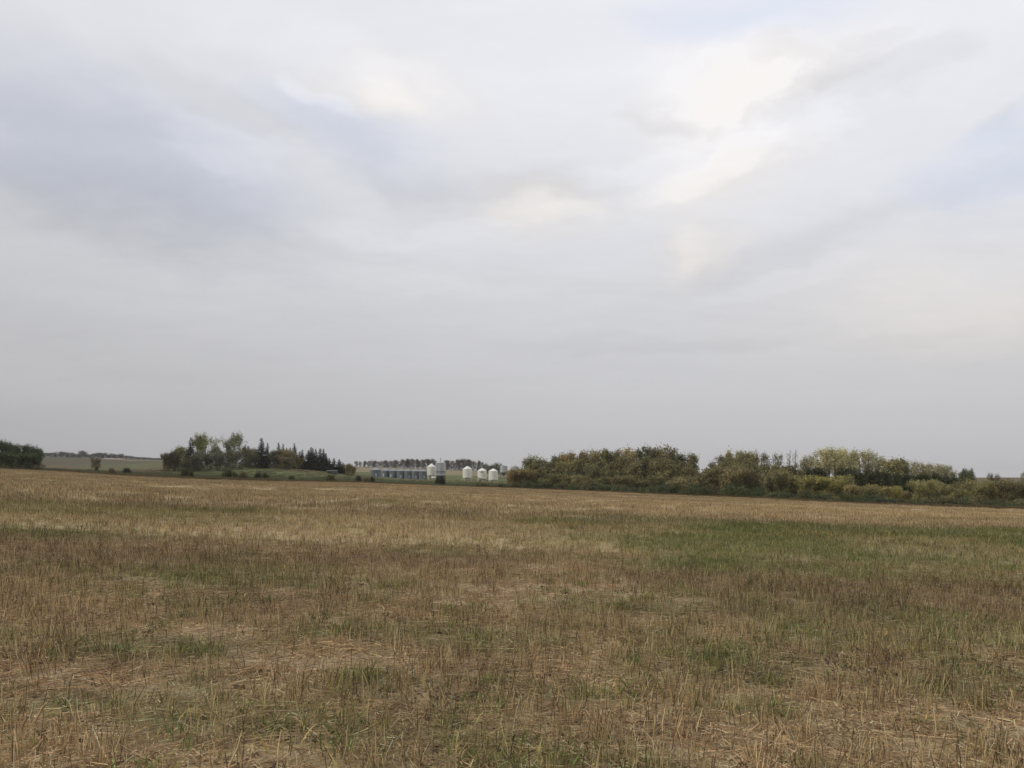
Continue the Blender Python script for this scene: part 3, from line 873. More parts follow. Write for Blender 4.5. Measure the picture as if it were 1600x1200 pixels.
# --- right wood: tall skyline trees
TALL = [
    (837, 714, 31, 'broad', MG, 'round green tree at the left end of the right wood'),
    (866, 714, 25, 'poplar', DG, 'dark green tree second from the left in the right wood'),
    (880, 712, 20, 'poplar', (.10, .08, .04), 'narrow brownish tree beside the second dark green tree of the right wood'),
    (895, 708, 30, 'broad', BR, 'reddish-brown round-topped poplar in the left of the right wood'),
    (913, 707, 20, 'poplar', (.105, .085, .04), 'brown narrow poplar right of the reddish round-topped one'),
    (927, 704.5, 28, 'broad', (.110, .088, .042), 'broad olive-brown poplar in the left half of the right wood'),
    (949, 703, 27, 'poplar', MG, 'green poplar with ragged top between two brown ones'),
    (964, 705, 20, 'poplar', (.08, .075, .035), 'dull olive poplar right of the ragged green one'),
    (978, 702, 30, 'broad', (.118, .085, .042), 'rusty-brown broad poplar before the tallest dark pair'),
    (1006, 698.5, 27, 'poplar', GDK, 'tall dark poplar with see-through middle, left of the tallest pair'),
    (1022, 702, 20, 'poplar', GDK, 'dark narrow tree filling the gap in the tallest pair'),
    (1039, 698.5, 34, 'broad', GDK, 'big dark rounded tree, right of the tallest pair'),
    (1066, 711, 20, 'poplar', DG, 'dark spiky tree standing right of the big rounded tree'),
    (1078, 710, 24, 'poplar', (.075, .074, .036), 'olive tree last before the gap in the wood'),
    (1112, 721, 18, 'sparse', GDK, 'short thin tree first after the gap in the wood'),
    (1127, 711, 19, 'sparse', (.09, .085, .05), 'thin tree on the slope up to the olive poplars'),
    (1140, 706, 20, 'poplar', (.10, .095, .045), 'olive poplar with flat top right of the gap, first'),
    (1153, 707, 20, 'poplar', (.115, .102, .050), 'brownish-olive poplar right of the gap, second'),
    (1166, 706, 20, 'poplar', (.10, .092, .045), 'olive poplar right of the gap, third, fullest top'),
    (1179, 706.5, 20, 'poplar', (.12, .105, .055), 'brownish poplar right of the gap, fourth'),
    (1196, 708, 16, 'sparse', (.085, .08, .06), 'greyish thin-leaved poplar before the bare trees'),
    (1209, 707, 8, 'bare', GRY, 'nearly bare single-stemmed tree, leftmost of the bare ones'),
    (1217, 709, 13, 'sparse', (.10, .09, .055), 'thin tree beside the leftmost bare stem'),
    (1234, 703, 12, 'bare', GRY, 'bare grey tree standing against the sky, left of a pair'),
    (1244, 702, 13, 'bare', (.11, .1, .07), 'bare grey tree with a few leaves, right of a pair'),
    (1253, 719, 16, 'sparse', (.13, .12, .07), 'short pale tree right of the bare pair'),
    (1266, 711, 22, 'sparse', (.17, .155, .09), 'pale rounded poplar at the start of the pale row'),
    (1284, 700, 26, 'sparse', PALE, 'tall pale airy poplar, second in the pale row'),
    (1299, 699, 24, 'sparse', (.185, .172, .10), 'tallest pale airy poplar, third in the pale row'),
    (1315, 701, 24, 'sparse', PALE, 'pale airy poplar, fourth in the pale row'),
    (1330, 703, 25, 'sparse', (.18, .172, .10), 'pale airy poplar, fifth in the pale row'),
    (1349, 703, 27, 'sparse', (.175, .165, .095), 'full pale-topped poplar, sixth in the pale row'),
    (1370, 712, 24, 'sparse', (.165, .155, .095), 'lower pale poplar, seventh in the pale row'),
    (1393, 717.5, 26, 'poplar', (.135, .125, .062), 'olive rounded poplar in the right part of the wood'),
    (1410, 718, 20, 'poplar', (.075, .080, .04), 'darker green poplar right of the olive rounded one'),
    (1426, 720, 20, 'sparse', (.16, .15, .09), 'thin pale poplar right of the darker green one'),
    (1440, 723, 18, 'sparse', (.15, .14, .08), 'thin pale-olive poplar, fourth from the right end of the row'),
    (1452, 723.5, 17, 'sparse', (.155, .14, .085), 'pale poplar third from the right end of the row'),
    (1466, 725, 20, 'sparse', (.165, .15, .09), 'pale rounded poplar second from the right end of the row'),
    (1479, 727, 19, 'sparse', (.15, .14, .085), 'last pale poplar at the right end of the row'),
]
for i, (px, yt, w, kd, tint, lab) in enumerate(TALL):
    Y = float(edge_depth(px)) + 46 + (i % 3) * 5
    plant('poplar_tree', kd, px, Y, yt, w * 1.28, tint, lab, 'tree', 'skyline trees of the right wood')
    if kd == 'sparse' and 1255 < px < 1500:   # second row behind the thin crowns
        plant('poplar_tree', 'sparse', px + 7 + random.uniform(-3, 3), Y + 9, yt + 3 + random.uniform(0, 5), w, tint, 'rear ' + lab.replace(', ', ' half hidden, ', 1) if ', ' in lab else 'half hidden poplar behind the ' + lab,
              'tree', 'skyline trees of the right wood')
for px, yt, w, Yo, tint, lab in [
    (1506, 733, 13, 70, (.115, .115, .06), 'small round pale green tree on the right horizon, left of a pair'),
    (1517, 734, 13, 70, (.11, .115, .06), 'small round pale green tree on the right horizon, right of a pair'),
    (1546, 739, 11, 40, (.115, .10, .05), 'spiky olive sapling rising over the right horizon, tallest'),
    (1557, 741, 12, 40, (.10, .105, .05), 'spiky sapling right of the tallest spiky one'),
    (1599, 737, 10, 40, (.22, .24, .16), 'pale green sapling at the right edge of the picture')]:
    plant('young_tree', 'broad' if yt < 735 else 'sparse', px, float(edge_depth(px)) + Yo, yt, w, tint, lab, 'tree')

# dark understory
under = [(1085, 738, 22), (1110, 736, 22), (1213, 731, 18), (1232, 730, 20), (1262, 732, 20), (1276, 731, 22), (1318, 731, 24), (1336, 734, 24), (1354, 735, 22), (1378, 736, 22),
         (1402, 739, 22), (1418, 741, 22), (1440, 740, 22), (1462, 739, 22), (1488, 745, 22), (996, 731, 24), (1018, 733, 22), (1050, 735, 26), (960, 733, 24), (930, 735, 22), (870, 738, 20), (845, 736, 20)]
for i, (px, yt, w) in enumerate(sorted(q for q in under if q[0] > 1060)):
    plant('understory_tree', 'broad', px, float(edge_depth(px)) + 36, yt, w * 1.15, (.038, .046, .024), f"short dark tree under the skyline trees of the right wood, {ordw(i)} from the left",
          'tree', 'dark understory of the right wood')
inner = [(p_, y_) for p_, y_ in zip(range(824, 1084, 17), [730, 726, 722, 724, 720, 718, 722, 716, 719, 715, 718, 714, 717, 716, 722, 727])] + [(p_, y_) for p_, y_ in zip(range(1118, 1262, 18), [724, 720, 722, 719, 724, 726, 728, 727])]
for i, (px, yt) in enumerate(inner):
    plant('inner_tree', ('broad', 'poplar')[i % 2], px + random.uniform(-3, 3), float(edge_depth(px)) + 33, yt + random.uniform(-2, 4), random.uniform(24, 32), random.choice([(.085, .078, .036), (.072, .072, .034), (.095, .082, .04)]),
          f"half-height olive tree between thickets and skyline crowns of the right wood, {ordw(i)} from left", 'tree', 'half-height trees of the right wood')
# mid layer thickets
mid = [(799, 731, 22, BR), (815, 733, 24, BR), (833, 737, 24, (.10, .085, .035)), (851, 741, 24, OL), (868, 743, 22, (.09, .08, .034)), (886, 741, 24, OL), (904, 739, 26, (.105, .095, .045)), (926, 741, 26, (.1, .088, .04)),
       (944, 745, 24, (.07, .07, .03)), (966, 744, 26, (.10, .082, .04)), (986, 746, 24, (.095, .082, .038)), (1006, 742, 26, (.09, .08, .04)), (1026, 746, 24, (.085, .08, .034)), (1046, 745, 26, (.115, .10, .05)),
       (1064, 742, 24, (.115, .10, .05)), (1082, 741, 30, (.11, .098, .048)), (1104, 736, 30, (.108, .094, .046)), (1124, 732, 30, (.105, .09, .045)), (1144, 730, 30, (.108, .09, .044)), (1164, 732, 28, (.1, .085, .042)),
       (1184, 736, 26, (.10, .088, .045)), (1204, 741, 26, (.085, .078, .04)), (1222, 737, 28, (.098, .096, .042)), (1243, 740, 28, (.12, .11, .04)), (1262, 746, 24, (.13, .115, .038)), (1290, 745, 32, YEL),
       (1314, 745, 26, (.12, .115, .04)), (1334, 753, 24, (.14, .108, .045)), (1352, 756, 20, (.125, .11, .04)), (1366, 757, 18, YEL), (1384, 757, 20, (.12, .10, .04)), (1398, 757, 22, YEL), (1414, 764, 16, (.14, .11, .04)),
       (1438, 753, 22, (.12, .115, .045)), (1452, 752, 18, (.125, .115, .045)), (1466, 753, 20, (.12, .11, .045)), (1482, 759, 20, (.11, .10, .045)), (1498, 760, 22, (.125, .115, .045)), (1514, 750, 24, (.115, .098, .045)),
       (1530, 753, 24, (.11, .10, .04)), (1546, 748, 26, (.118, .105, .04)), (1562, 752, 24, (.1, .09, .04)), (1578, 754, 26, (.085, .07, .035)), (1594, 752, 26, (.09, .075, .035)), (1612, 754, 26, (.085, .075, .035)), (1634, 752, 28, (.09, .075, .035))]
for i, (px, yt, w, tint) in enumerate(mid):
    yt += random.choice([-3, 0, 3, 7]) if px < 1270 else random.choice([-2, 0, 3])
    w *= random.uniform(.85, 1.25)
    plant('willow_thicket', 'willow', px, float(edge_depth(px)) + 20 + (i % 3) * 4, yt, w * 1.08, tint,
          f"{'yellow-olive' if tint[0] > .118 else 'dull olive-brown'} willow thicket, middle tier of the right wood, {ordw(i)} from the left", 'bush', 'willow thickets of the right wood')
# gap fillers behind, darker
# front hedge of low shrubs
pxs = []
p = 747.
while p < 1640:
    pxs.append(p); p += np.interp(p, [747, 1000, 1300, 1600], [9.5, 13.5, 17, 21]) * random.uniform(.8, 1.2)
for i, px in enumerate(pxs):
    ye = float(np.interp(px, PXG, ye_T))
    hh = np.interp(px, [745, 800, 900, 1000, 1150, 1300, 1450, 1600], [10, 12, 14, 16, 20, 18, 16, 18]) * random.choice([random.uniform(.5, .8), random.uniform(.8, 1.15)])
    if px < 790: hh = random.uniform(7, 9.5)
    tint = random.choice([DG, DG, (.05, .062, .026), (.062, .066, .028), (.075, .068, .032), (.045, .052, .026)])
    Yd = float(edge_depth(px)) + random.uniform(4, 11)
    w = np.interp(px, [747, 1000, 1300, 1600], [15, 21, 28, 34]) * random.uniform(.85, 1.2)
    look = 'dark green' if sum(tint) < .125 else 'olive green'
    plant('low_shrub', 'dome', px, Yd, ye - hh, w, tint, f"low {look} shrub in the front hedge, {ordw(i)} from its left end", 'shrub', 'front hedge along the right wood')

# ------------------------------------------------------------------ grain bins
def metal(name, col, rough, met, streak=.12, corr=0.0):
    m, t, b = new_mat(name, rough, met, .5)
    tcx = t.nodes.new('ShaderNodeTexCoord')
    mp = t.nodes.new('ShaderNodeMapping'); mp.inputs['Scale'].default_value = (2.2, 2.2, .25); t.links.new(tcx.outputs['Object'], mp.inputs[0])
    n = t.nodes.new('ShaderNodeTexNoise'); n.inputs['Scale'].default_value = 1.3; n.inputs['Detail'].default_value = 5; t.links.new(mp.outputs[0], n.inputs['Vector'])
    r = t.nodes.new('ShaderNodeValToRGB')
    r.color_ramp.elements[0].position = .3; r.color_ramp.elements[1].position = .7
    r.color_ramp.elements[0].color = tuple(c * (1 - streak) for c in col) + (1,); r.color_ramp.elements[1].color = tuple(min(1, c * (1 + streak)) for c in col) + (1,)
    t.links.new(n.outputs['Fac'], r.inputs[0]); t.links.new(r.outputs[0], b.inputs['Base Color'])
    return m


GALV = metal('weathered_galvanised_steel', (.145, .165, .18), .6, .15, .15)
GROOF = metal('galvanised_roof_sheet', (.36, .39, .40), .5, .2, .10)
SILV = metal('bright_galvanised_steel', (.46, .48, .48), .5, .25, .12)
WHITE = metal('white_painted_steel', (.78, .77, .69), .5, 0, .05)
WROOF = metal('white_roof_paint', (.84, .83, .76), .5, 0, .03)
DARKM = metal('dark_band_steel', (.09, .095, .11), .6, .2, .2)
FADED = metal('faded_decal_paint', (.44, .42, .36), .6, 0, .2)
RED = metal('rusty_red_paint', (.16, .06, .04), .7, 0, .2)
TYRE = metal('black_rubber', (.02, .02, .02), .8, 0, .1)
CONC = metal('weathered_boards', (.075, .075, .07), .9, 0, .25)


def flat_bin(name, px, Y, dpx, eave, peak, label):
    x, y, z = at(px, Y); r = dpx * Y / F / 2
    he = (row_of(z, Y) - eave) * Y / F; hp = (row_of(z, Y) - peak) * Y / F
    o = empty(name, (x, y, z), random.uniform(-.3, .3)); tag(o, label, 'grain bin', 'row of flat-bottomed steel grain bins')
    n = 44
    m = MB(); prof = [(r + .06, -.4), (r + .06, .12)]; k = int(he / .11)
    for i in range(k + 1):
        prof.append((r + (.018 if i % 2 else -.018) + (.03 if i % 8 == 0 else 0), .12 + (he - .12) * i / k))
    m.lathe(prof, n); m.build('wall', GALV, o, True)
    m = MB(); m.lathe([(r + .14, he - .05), (r + .14, he + .03), (.32, hp - .22), (.0, hp - .14)], n)
    for i in range(22):
        t = 2 * math.pi * i / 22; c, s = math.cos(t), math.sin(t)
        m.tube([(c * (r + .12), s * (r + .12), he + .07), (c * .4, s * .4, hp - .20)], .035, 4)
    m.build('roof', GROOF, o)
    m = MB(); m.lathe([(.3, hp - .24), (.3, hp - .03), (.42, hp - .03), (0, hp + .12)], 16); m.build('roof_cap', GROOF, o)
    m = MB(); a = -math.pi / 2 + random.uniform(-.5, .5)
    m.box((math.cos(a) * (r + .02), math.sin(a) * (r + .02), 1.1), (.06, .4, .75), rz=a); m.build('door', SILV, o)
    m = MB(); b_ = a + .5
    for s in (-.2, .2):
        q = (math.cos(b_) * (r + .12) - math.sin(b_) * s, math.sin(b_) * (r + .12) + math.cos(b_) * s)
        m.tube([(q[0], q[1], .3), (q[0], q[1], he + .1)], .025, 4)
    for i in range(int(he / .4)):
        p0 = (math.cos(b_) * (r + .12) + math.sin(b_) * .2, math.sin(b_) * (r + .12) - math.cos(b_) * .2, .5 + .4 * i); p1 = (math.cos(b_) * (r + .12) - math.sin(b_) * .2, math.sin(b_) * (r + .12) + math.cos(b_) * .2, .5 + .4 * i)
        m.tube([p0, p1], .018, 4)
    m.build('ladder', SILV, o)
    return o


for i, (px, Y, d, ev, pk) in enumerate([(587, 362, 16.0, 734.2, 729.6), (602.8, 392, 12.4, 735.4, 731), (614.4, 390, 11.6, 735.6, 731.2), (626.2, 388, 11.4, 735.8, 731.4),
                                        (637.8, 386, 11.2, 736.0, 731.8), (649.4, 384, 11.2, 736.2, 732.0), (660.6, 382, 11.4, 736.4, 732.2)]):
    lab = ('wide steel grain bin with pale cone roof at the left end of the row' if i == 0 else
           ('squat grey steel grain bin at the right end of the row' if i == 6 else f"squat grey steel grain bin with pale cone roof, {ordw(i)} from the left in the row"))
    flat_bin('steel_grain_bin', px, float(Y), d * 1.05, ev, pk, lab)


def hopper_bin(name, px, Y, dpx, peak, eave, wbot, label, wall=WHITE, roof=WROOF, leg=WHITE, nleg=8, bands=False, ladder=None, group='white hopper bins on legs', dome=False):
    x, y, z = at(px, Y); s_ = Y / F; r = dpx * s_ / 2
    g = row_of(z, Y); hp, he, hb = (g - peak) * s_, (g - eave) * s_, (g - wbot) * s_
    o = empty(name, (x, y, z)); tag(o, label, 'grain bin', group)
    n = 44; m = MB(); prof = []
    k = int((he - hb) / .12) if wall is not WHITE else 8
    for i in range(k + 1):
        prof.append((r + ((.015 if i % 2 else -.015) if wall is not WHITE else 0), hb + (he - hb) * i / k))
    m.lathe(prof, n); m.build('wall', wall, o, True)
    m = MB()
    if dome: m.lathe([(r + .06, he - .04), (r + .04, he + .06), (r * .82, he + (hp - he) * .5), (r * .35, hp - .18), (.3, hp - .1), (0, hp - .08)], n)
    else: m.lathe([(r + .05, he - .04), (r + .05, he + .04), (.3, hp - .15), (0, hp - .1)], n)
    m.build('roof', roof, o, dome)
    m = MB(); m.lathe([(.28, hp - .16), (.28, hp + .02), (0, hp + .1)], 16); m.build('roof_cap', roof, o)
    m = MB(); zc = max(.55, hb - r * .95); m.lathe([(r - .02, hb + .02), (.22, zc), (.22, zc - .25)], n); m.build('hopper_cone', wall if wall is WHITE else GALV, o)
    m = MB()
    m.lathe([(r + .07, hb - .12), (r + .07, hb + .12)], n); m.lathe([(r + .07, hb + .12), (r - .01, hb + .12)], n); m.lathe([(r - .01, hb - .12), (r + .07, hb - .12)], n)
    m.build('ring_beam', leg, o)
    for i in range(nleg):
        t = 2 * math.pi * (i + .3) / nleg; c, s = math.cos(t), math.sin(t); m = MB()
        m.box((c * (r + .02), s * (r + .02), hb / 2 - .25), (.07, .07, hb / 2 + .2), rz=t)
        m.box((c * (r + .02), s * (r + .02), .04), (.2, .2, .04), rz=t)
        m.build('leg', leg, o)
    m = MB()
    for i in range(nleg):
        if i % 2: continue
        t, t2 = 2 * math.pi * (i + .3) / nleg, 2 * math.pi * (i + 1.3) / nleg
        m.tube([(math.cos(t) * r, math.sin(t) * r, .3), (math.cos(t2) * r, math.sin(t2) * r, hb - .3)], .03, 4)
    m.build('brace', leg, o)
    if bands:
        for zb, hh in bands:
            m = MB(); zz_ = (g - zb) * s_; m.lathe([(r + .035, zz_ - hh), (r + .035, zz_ + hh)], n)
            m.lathe([(r + .035, zz_ + hh), (r, zz_ + hh)], n); m.lathe([(r, zz_ - hh), (r + .035, zz_ - hh)], n); m.build('band', DARKM, o)
    if ladder is not None:
        a = ladder; m = MB(); rr = r + .14
        for s in (-.22, .22):
            q = (math.cos(a) * rr - math.sin(a) * s, math.sin(a) * rr + math.cos(a) * s)
            m.tube([(q[0], q[1], .6), (q[0], q[1], he), (q[0] * .3, q[1] * .3, hp - .1)], .03, 4)
        for i in range(int((he - .8) / .35)):
            zz_ = .8 + .35 * i
            m.tube([(math.cos(a) * rr + math.sin(a) * .22, math.sin(a) * rr - math.cos(a) * .22, zz_), (math.cos(a) * rr - math.sin(a) * .22, math.sin(a) * rr + math.cos(a) * .22, zz_)], .02, 4)
        for i in range(int((he - 2.8) / .8)):
            zz_ = 2.6 + .8 * i; pts = []
            for q in range(7):
                t = math.pi * (q / 6 - .5); rx_, ry_ = .42 * math.cos(t) + .1, .36 * math.sin(t)
                pts.append((math.cos(a) * (rr + rx_) - math.sin(a) * ry_, math.sin(a) * (rr + rx_) + math.cos(a) * ry_, zz_))
            m.tube(pts, .02, 4, cap=False)
        m.build('ladder', leg, o)
    return o, r, he, hp, hb


h1, r1, he1, hp1, hb1 = hopper_bin('hopper_bin', 674.2, 381., 13.4, 724.3, 729.4, 742.2, 'tall white hopper bin with shoulder spout, right of the steel bin row', ladder=-2.4)
m = MB(); m.tube([(-r1 - .05, -.3, he1 - 1.2), (-r1 - .1, -.3, he1 + .3), (-r1 - .75, -.3, he1 + 1.9)], .16, 8); m.build('filling_spout', WHITE, h1)
h5, r5, he5, hp5, hb5 = hopper_bin('hopper_bin', 688.6, 375., 15.6, 721.0, 723.4, 743.2, 'tallest galvanised silver hopper bin with dark bands and a roof pipe', wall=SILV, roof=SILV, leg=GALV, nleg=10,
                                   bands=[(737.0, .17), (738.9, .13)], ladder=-2.2, group='galvanised hopper bins', dome=True)
m = MB(); m.tube([(0, 0, hp5 - .1), (0, 0, hp5 + 1.7)], .13, 8); m.lathe([(.2, hp5 + 1.6), (.26, hp5 + 1.7), (0, hp5 + 1.9)], 12); m.build('vent_pipe', DARKM, h5)
hopper_bin('hopper_bin', 730.2, 384., 14.4, 728.1, 732.8, 746.0, 'white hopper bin standing alone in the middle of the yard gap', ladder=-.3)
h3, r3, he3, hp3, hb3 = hopper_bin('hopper_bin', 753.3, 378., 14.2, 731.4, 735.4, 747.4, 'white hopper bin with faded grey mark, second from the right', ladder=-.4)
# the faded arched mark on its wall, a curved decal
def decal(parent, r, z0, z1, a0, a1, arch, mat, name='faded_mark'):
    m = MB(); k = 10; vs = []; fs = []
    for i in range(k + 1):
        a = a0 + (a1 - a0) * i / k; t = abs(2 * i / k - 1)
        for zz_ in (z0, z1 - arch * t * t): vs.append((math.cos(a) * (r + .012), math.sin(a) * (r + .012), zz_))
    for i in range(k): fs.append((2 * i, 2 * i + 2, 2 * i + 3, 2 * i + 1))
    m.add(vs, fs); return m.build(name, mat, parent)
decal(h3, r3, he3 - 1.25, he3 - .25, -1.95, -1.2, .5, FADED)
decal(h3, r3, he3 - 2.9, he3 - 1.7, -1.15, -1.0, .1, FADED)
hopper_bin('hopper_bin', 770.8, 372., 14.2, 732.0, 736.2, 749.2, 'white hopper bin at the right end, half against the wood', ladder=3.3)
hopper_bin('hopper_bin', 787.2, 430., 11.6, 726.6, 728.4, 738.2, 'grey steel hopper bin behind the rightmost white one', wall=SILV, roof=GROOF, leg=GALV, nleg=8, ladder=3.4, group='galvanised hopper bins', dome=False)
hopper_bin('hopper_bin', 804.6, 440., 12.0, 726.6, 729.2, 740.5, 'silver bin roof showing over the brown bushes at the wood edge', wall=SILV, roof=GROOF, leg=GALV, nleg=8, group='galvanised hopper bins')

# white tank beside the first hopper bin
x, y, z = at(677.5, 371.); o = empty('storage_tank', (x, y, z)); tag(o, 'small white tank on a stand between the first white hopper bin and the silver bin', 'tank')
m = MB(); n = 20; vs = []
for xx, rr in ((-1.15, 0), (-1.12, .35), (-1.0, .55), (1.0, .55), (1.12, .35), (1.15, 0)):
    for j in range(n):
        t = 2 * math.pi * j / n; vs.append((xx, math.cos(t) * rr, 1.25 + math.sin(t) * rr))
m.add(vs, [(i * n + j, i * n + (j + 1) % n, (i + 1) * n + (j + 1) % n, (i + 1) * n + j) for i in range(5) for j in range(n)]); m.build('tank_body', WHITE, o, True)
for sx in (-.75, .75):
    m = MB(); m.box((sx, 0, .72), (.08, .45, .06)); m.box((sx, -.38, .3), (.05, .05, .42)); m.box((sx, .38, .3), (.05, .05, .42)); m.build('stand', WHITE, o)
m = MB(); m.lathe([(.16, 1.78), (.16, 1.92), (0, 1.95)], 12); m.build('filler_cap', WHITE, o)

# auger leaning beside the marked bin
x, y, z = at(751, 366.); o = empty('grain_auger', (x, y, z)); tag(o, 'thin grain auger lying aslant under the marked white hopper bin', 'auger')
m = MB(); m.tube([(-3.0, 0, 2.5), (3.2, 0, .55)], .12, 8); m.build('tube', DARKM, o)
m = MB(); m.lathe([(.5, .35), (.5, .75), (.25, .35)], 12, (3.3, 0, 0)); m.build('intake_hopper', RED, o)
m = MB(); m.tube([(-.3, -.5, .35), (-.8, 0, 1.75), (-.3, .5, .35)], .05, 5); m.tube([(-.3, -.5, .35), (1.6, 0, 1.05), (-.3, .5, .35)], .04, 5); m.build('undercarriage', RED, o)
for s in (-.6, .6):
    m = MB(); m.tube([(-.3, s - .09, .35), (-.3, s + .09, .35)], .35, 16); m.build('wheel', TYRE, o)

# low grey shed below the spruces
x, y, z = at(519.3, 300.); o = empty('low_shed', (x, y, z), .05); tag(o, 'low weathered grey shed in front of the last spruces', 'shed')
m = MB(); m.box((0, 0, .45), (1.9, 1.2, .75)); m.build('wall', CONC, o)
m = MB(); m.add([(-2.1, -1.4, 1.15), (2.1, -1.4, 1.15), (2.1, 0, 1.55), (-2.1, 0, 1.55), (-2.1, 1.4, 1.15), (2.1, 1.4, 1.15)], [(0, 1, 2, 3), (3, 2, 5, 4)])
m.add([(-2.1, -1.4, 1.22), (2.1, -1.4, 1.22), (2.1, 0, 1.62), (-2.1, 0, 1.62), (-2.1, 1.4, 1.22), (2.1, 1.4, 1.22)], [(0, 1, 2, 3), (3, 2, 5, 4)]); m.build('roof', metal('grey_sheet_roof', (.085, .085, .08), .7, 0, .15), o)
m = MB(); m.box((.7, -1.22, .4), (.4, .03, .6)); m.build('door', DARKM, o)

# ------------------------------------------------------------------ stubble and weeds in the field
LIB = []


def lib_obj(name, mb, mat):
    me = bpy.data.meshes.new(name); me.from_pydata(mb.v, [], mb.f); me.materials.append(mat)
    a = me.color_attributes.new('c', 'FLOAT_COLOR', 'POINT')
    c4 = np.ones((len(mb.v), 4), np.float32); c4[:, :3] = np.array(mb.c, np.float32); a.data.foreach_set('color', c4.ravel())
    me.update(); return bpy.data.objects.new(name, me)


def stem_col(kind):
    v = random.lognormvariate(0, .25)
    base = {'straw': random.choice([(.58, .475, .25), (.50, .40, .21), (.44, .32, .165), (.66, .56, .33), (.38, .305, .15)]),
            'brown': random.choice([(.19, .135, .078), (.13, .095, .058), (.25, .165, .10), (.18, .15, .075)]),
            'green': random.choice([(.12, .175, .042), (.16, .20, .055), (.09, .14, .038), (.24, .235, .08)]),
            'litter': random.choice([(.60, .46, .26), (.50, .36, .20), (.68, .54, .33), (.40, .28, .16), (.26, .19, .11)])}[kind]
    return tuple(min(.75, c * v) for c in base)


def stem(mb, x, y, h, w, lean, col, seg=2, n=3):
    an = random.uniform(0, 6.28); dx, dy = math.cos(an) * lean * h, math.sin(an) * lean * h
    b2 = random.gauss(0, .06) * h
    pts = [(x, y, -.02)] + [(x + dx * (k / seg) ** 1.3 + b2 * math.sin(k / seg * 3), y + dy * (k / seg) ** 1.3, h * k / seg) for k in range(1, seg + 1)]
    mb.tube(pts, [w] + [w * .85] * (seg - 1) + [w * .65], n, col)
    return pts[-1]


def blade(mb, x, y, L_, w, an, up, col):
    """a bent leaf of three quads"""
    c, s = math.cos(an), math.sin(an); vs = []; fs = []
    for k in range(4):
        t = k / 3; rr = L_ * (t * math.cos(up) + .25 * t * t); z = L_ * (math.sin(up) * t - .35 * t * t * math.cos(up)) + .004
        ww = w * (.6, 1, .75, .08)[k]
        vs += [(x + c * rr - s * ww, y + s * rr + c * ww, max(z, .003)), (x + c * rr + s * ww, y + s * rr - c * ww, max(z, .003))]
        if k: fs.append((2 * k - 2, 2 * k - 1, 2 * k + 1, 2 * k))
    mb.add(vs, fs, col)


def coll(name, objs):
    c = bpy.data.collections.new(name)
    for o in objs: c.objects.link(o)
    return c


random.seed(21)
stub = []
for k in range(8):     # near clumps of cut stems
    mb = MB()
    for i in range(random.randint(4, 9)):
        stem(mb, random.gauss(0, .05), random.gauss(0, .05), random.choice([random.uniform(.04, .10), random.uniform(.08, .16), random.uniform(.12, .2)]), random.uniform(.0015, .0029), abs(random.gauss(0, .26)), stem_col('straw' if random.random() < .75 else 'brown'), 2)
    stub.append(lib_obj('stubble_clump', mb, STRAW))
stub_far = []
for k in range(5):     # wider patches for farther off
    mb = MB()
    for i in range(110):
        stem(mb, random.uniform(-.8, .8), random.uniform(-.8, .8), random.uniform(.06, .22), random.uniform(.004, .007), abs(random.gauss(0, .22)), stem_col('straw' if random.random() < .72 else 'brown'), 1)
    stub_far.append(lib_obj('stubble_patch', mb, STRAW))
weeds = []
for k in range(7):     # dead branching weeds
    mb = MB()
    for i in range(random.randint(2, 5)):
        x0, y0 = random.gauss(0, .04), random.gauss(0, .04); h = random.uniform(.12, .28); col = stem_col('brown' if random.random() < .85 else 'straw')
        e = stem(mb, x0, y0, h, random.uniform(.0014, .0024), abs(random.gauss(0, .2)), col, 3)
        for q in range(random.randint(2, 5)):
            t = random.uniform(.35, .95); p0 = (x0 + (e[0] - x0) * t, y0 + (e[1] - y0) * t, h * t); an = random.uniform(0, 6.28); l = h * random.uniform(.15, .35)
            p1 = (p0[0] + math.cos(an) * l * .5, p0[1] + math.sin(an) * l * .5, p0[2] + l * .8); mb.tube([p0, p1], [.0012, .0008], 3, col)
            if random.random() < .6:
                for s in range(3): mb.box((p1[0] + random.gauss(0, .006), p1[1] + random.gauss(0, .006), p1[2] + random.gauss(0, .01)), (.003, .003, .005), col)
    weeds.append(lib_obj('dead_weed', mb, STRAW))
litter = []
for k in range(7):     # chopped straw lying on the soil
    mb = MB()
    for i in range(34):
        x0, y0, an = random.uniform(-.17, .17), random.uniform(-.17, .17), random.uniform(0, 6.28)
        l = random.choice([random.uniform(.015, .05), random.uniform(.04, .11), random.uniform(.08, .2)]); z0 = random.uniform(.002, .02); dz = random.gauss(0, .012)
        mb.tube([(x0 - math.cos(an) * l / 2, y0 - math.sin(an) * l / 2, z0), (x0 + math.cos(an) * l / 2, y0 + math.sin(an) * l / 2, max(.002, z0 + dz))], random.uniform(.0012, .0026), 3, stem_col('litter'))
    for i in range(26):
        x0, y0, an = random.uniform(-.17, .17), random.uniform(-.17, .17), random.uniform(0, 6.28)
        blade(mb, x0, y0, random.uniform(.012, .035), random.uniform(.002, .005), an, random.uniform(0, .5), stem_col('litter'))
    litter.append(lib_obj('straw_litter_patch', mb, STRAW))
green = []
for k in range(7):     # green regrowth
    mb = MB()
    for i in range(random.randint(16, 30)):
        blade(mb, random.gauss(0, .06), random.gauss(0, .06), random.uniform(.03, .11), random.uniform(.0015, .0045), random.uniform(0, 6.28), random.uniform(.3, 1.4), stem_col('green'))
    green.append(lib_obj('green_tuft', mb, WEED))
green_far = []
for k in range(4):
    mb = MB()
    for i in range(150):
        blade(mb, random.uniform(-.7, .7), random.uniform(-.7, .7), random.uniform(.08, .24), random.uniform(.005, .011), random.uniform(0, 6.28), random.uniform(.7, 1.45), stem_col('green'))
    green_far.append(lib_obj('green_patch', mb, WEED))
longs = []
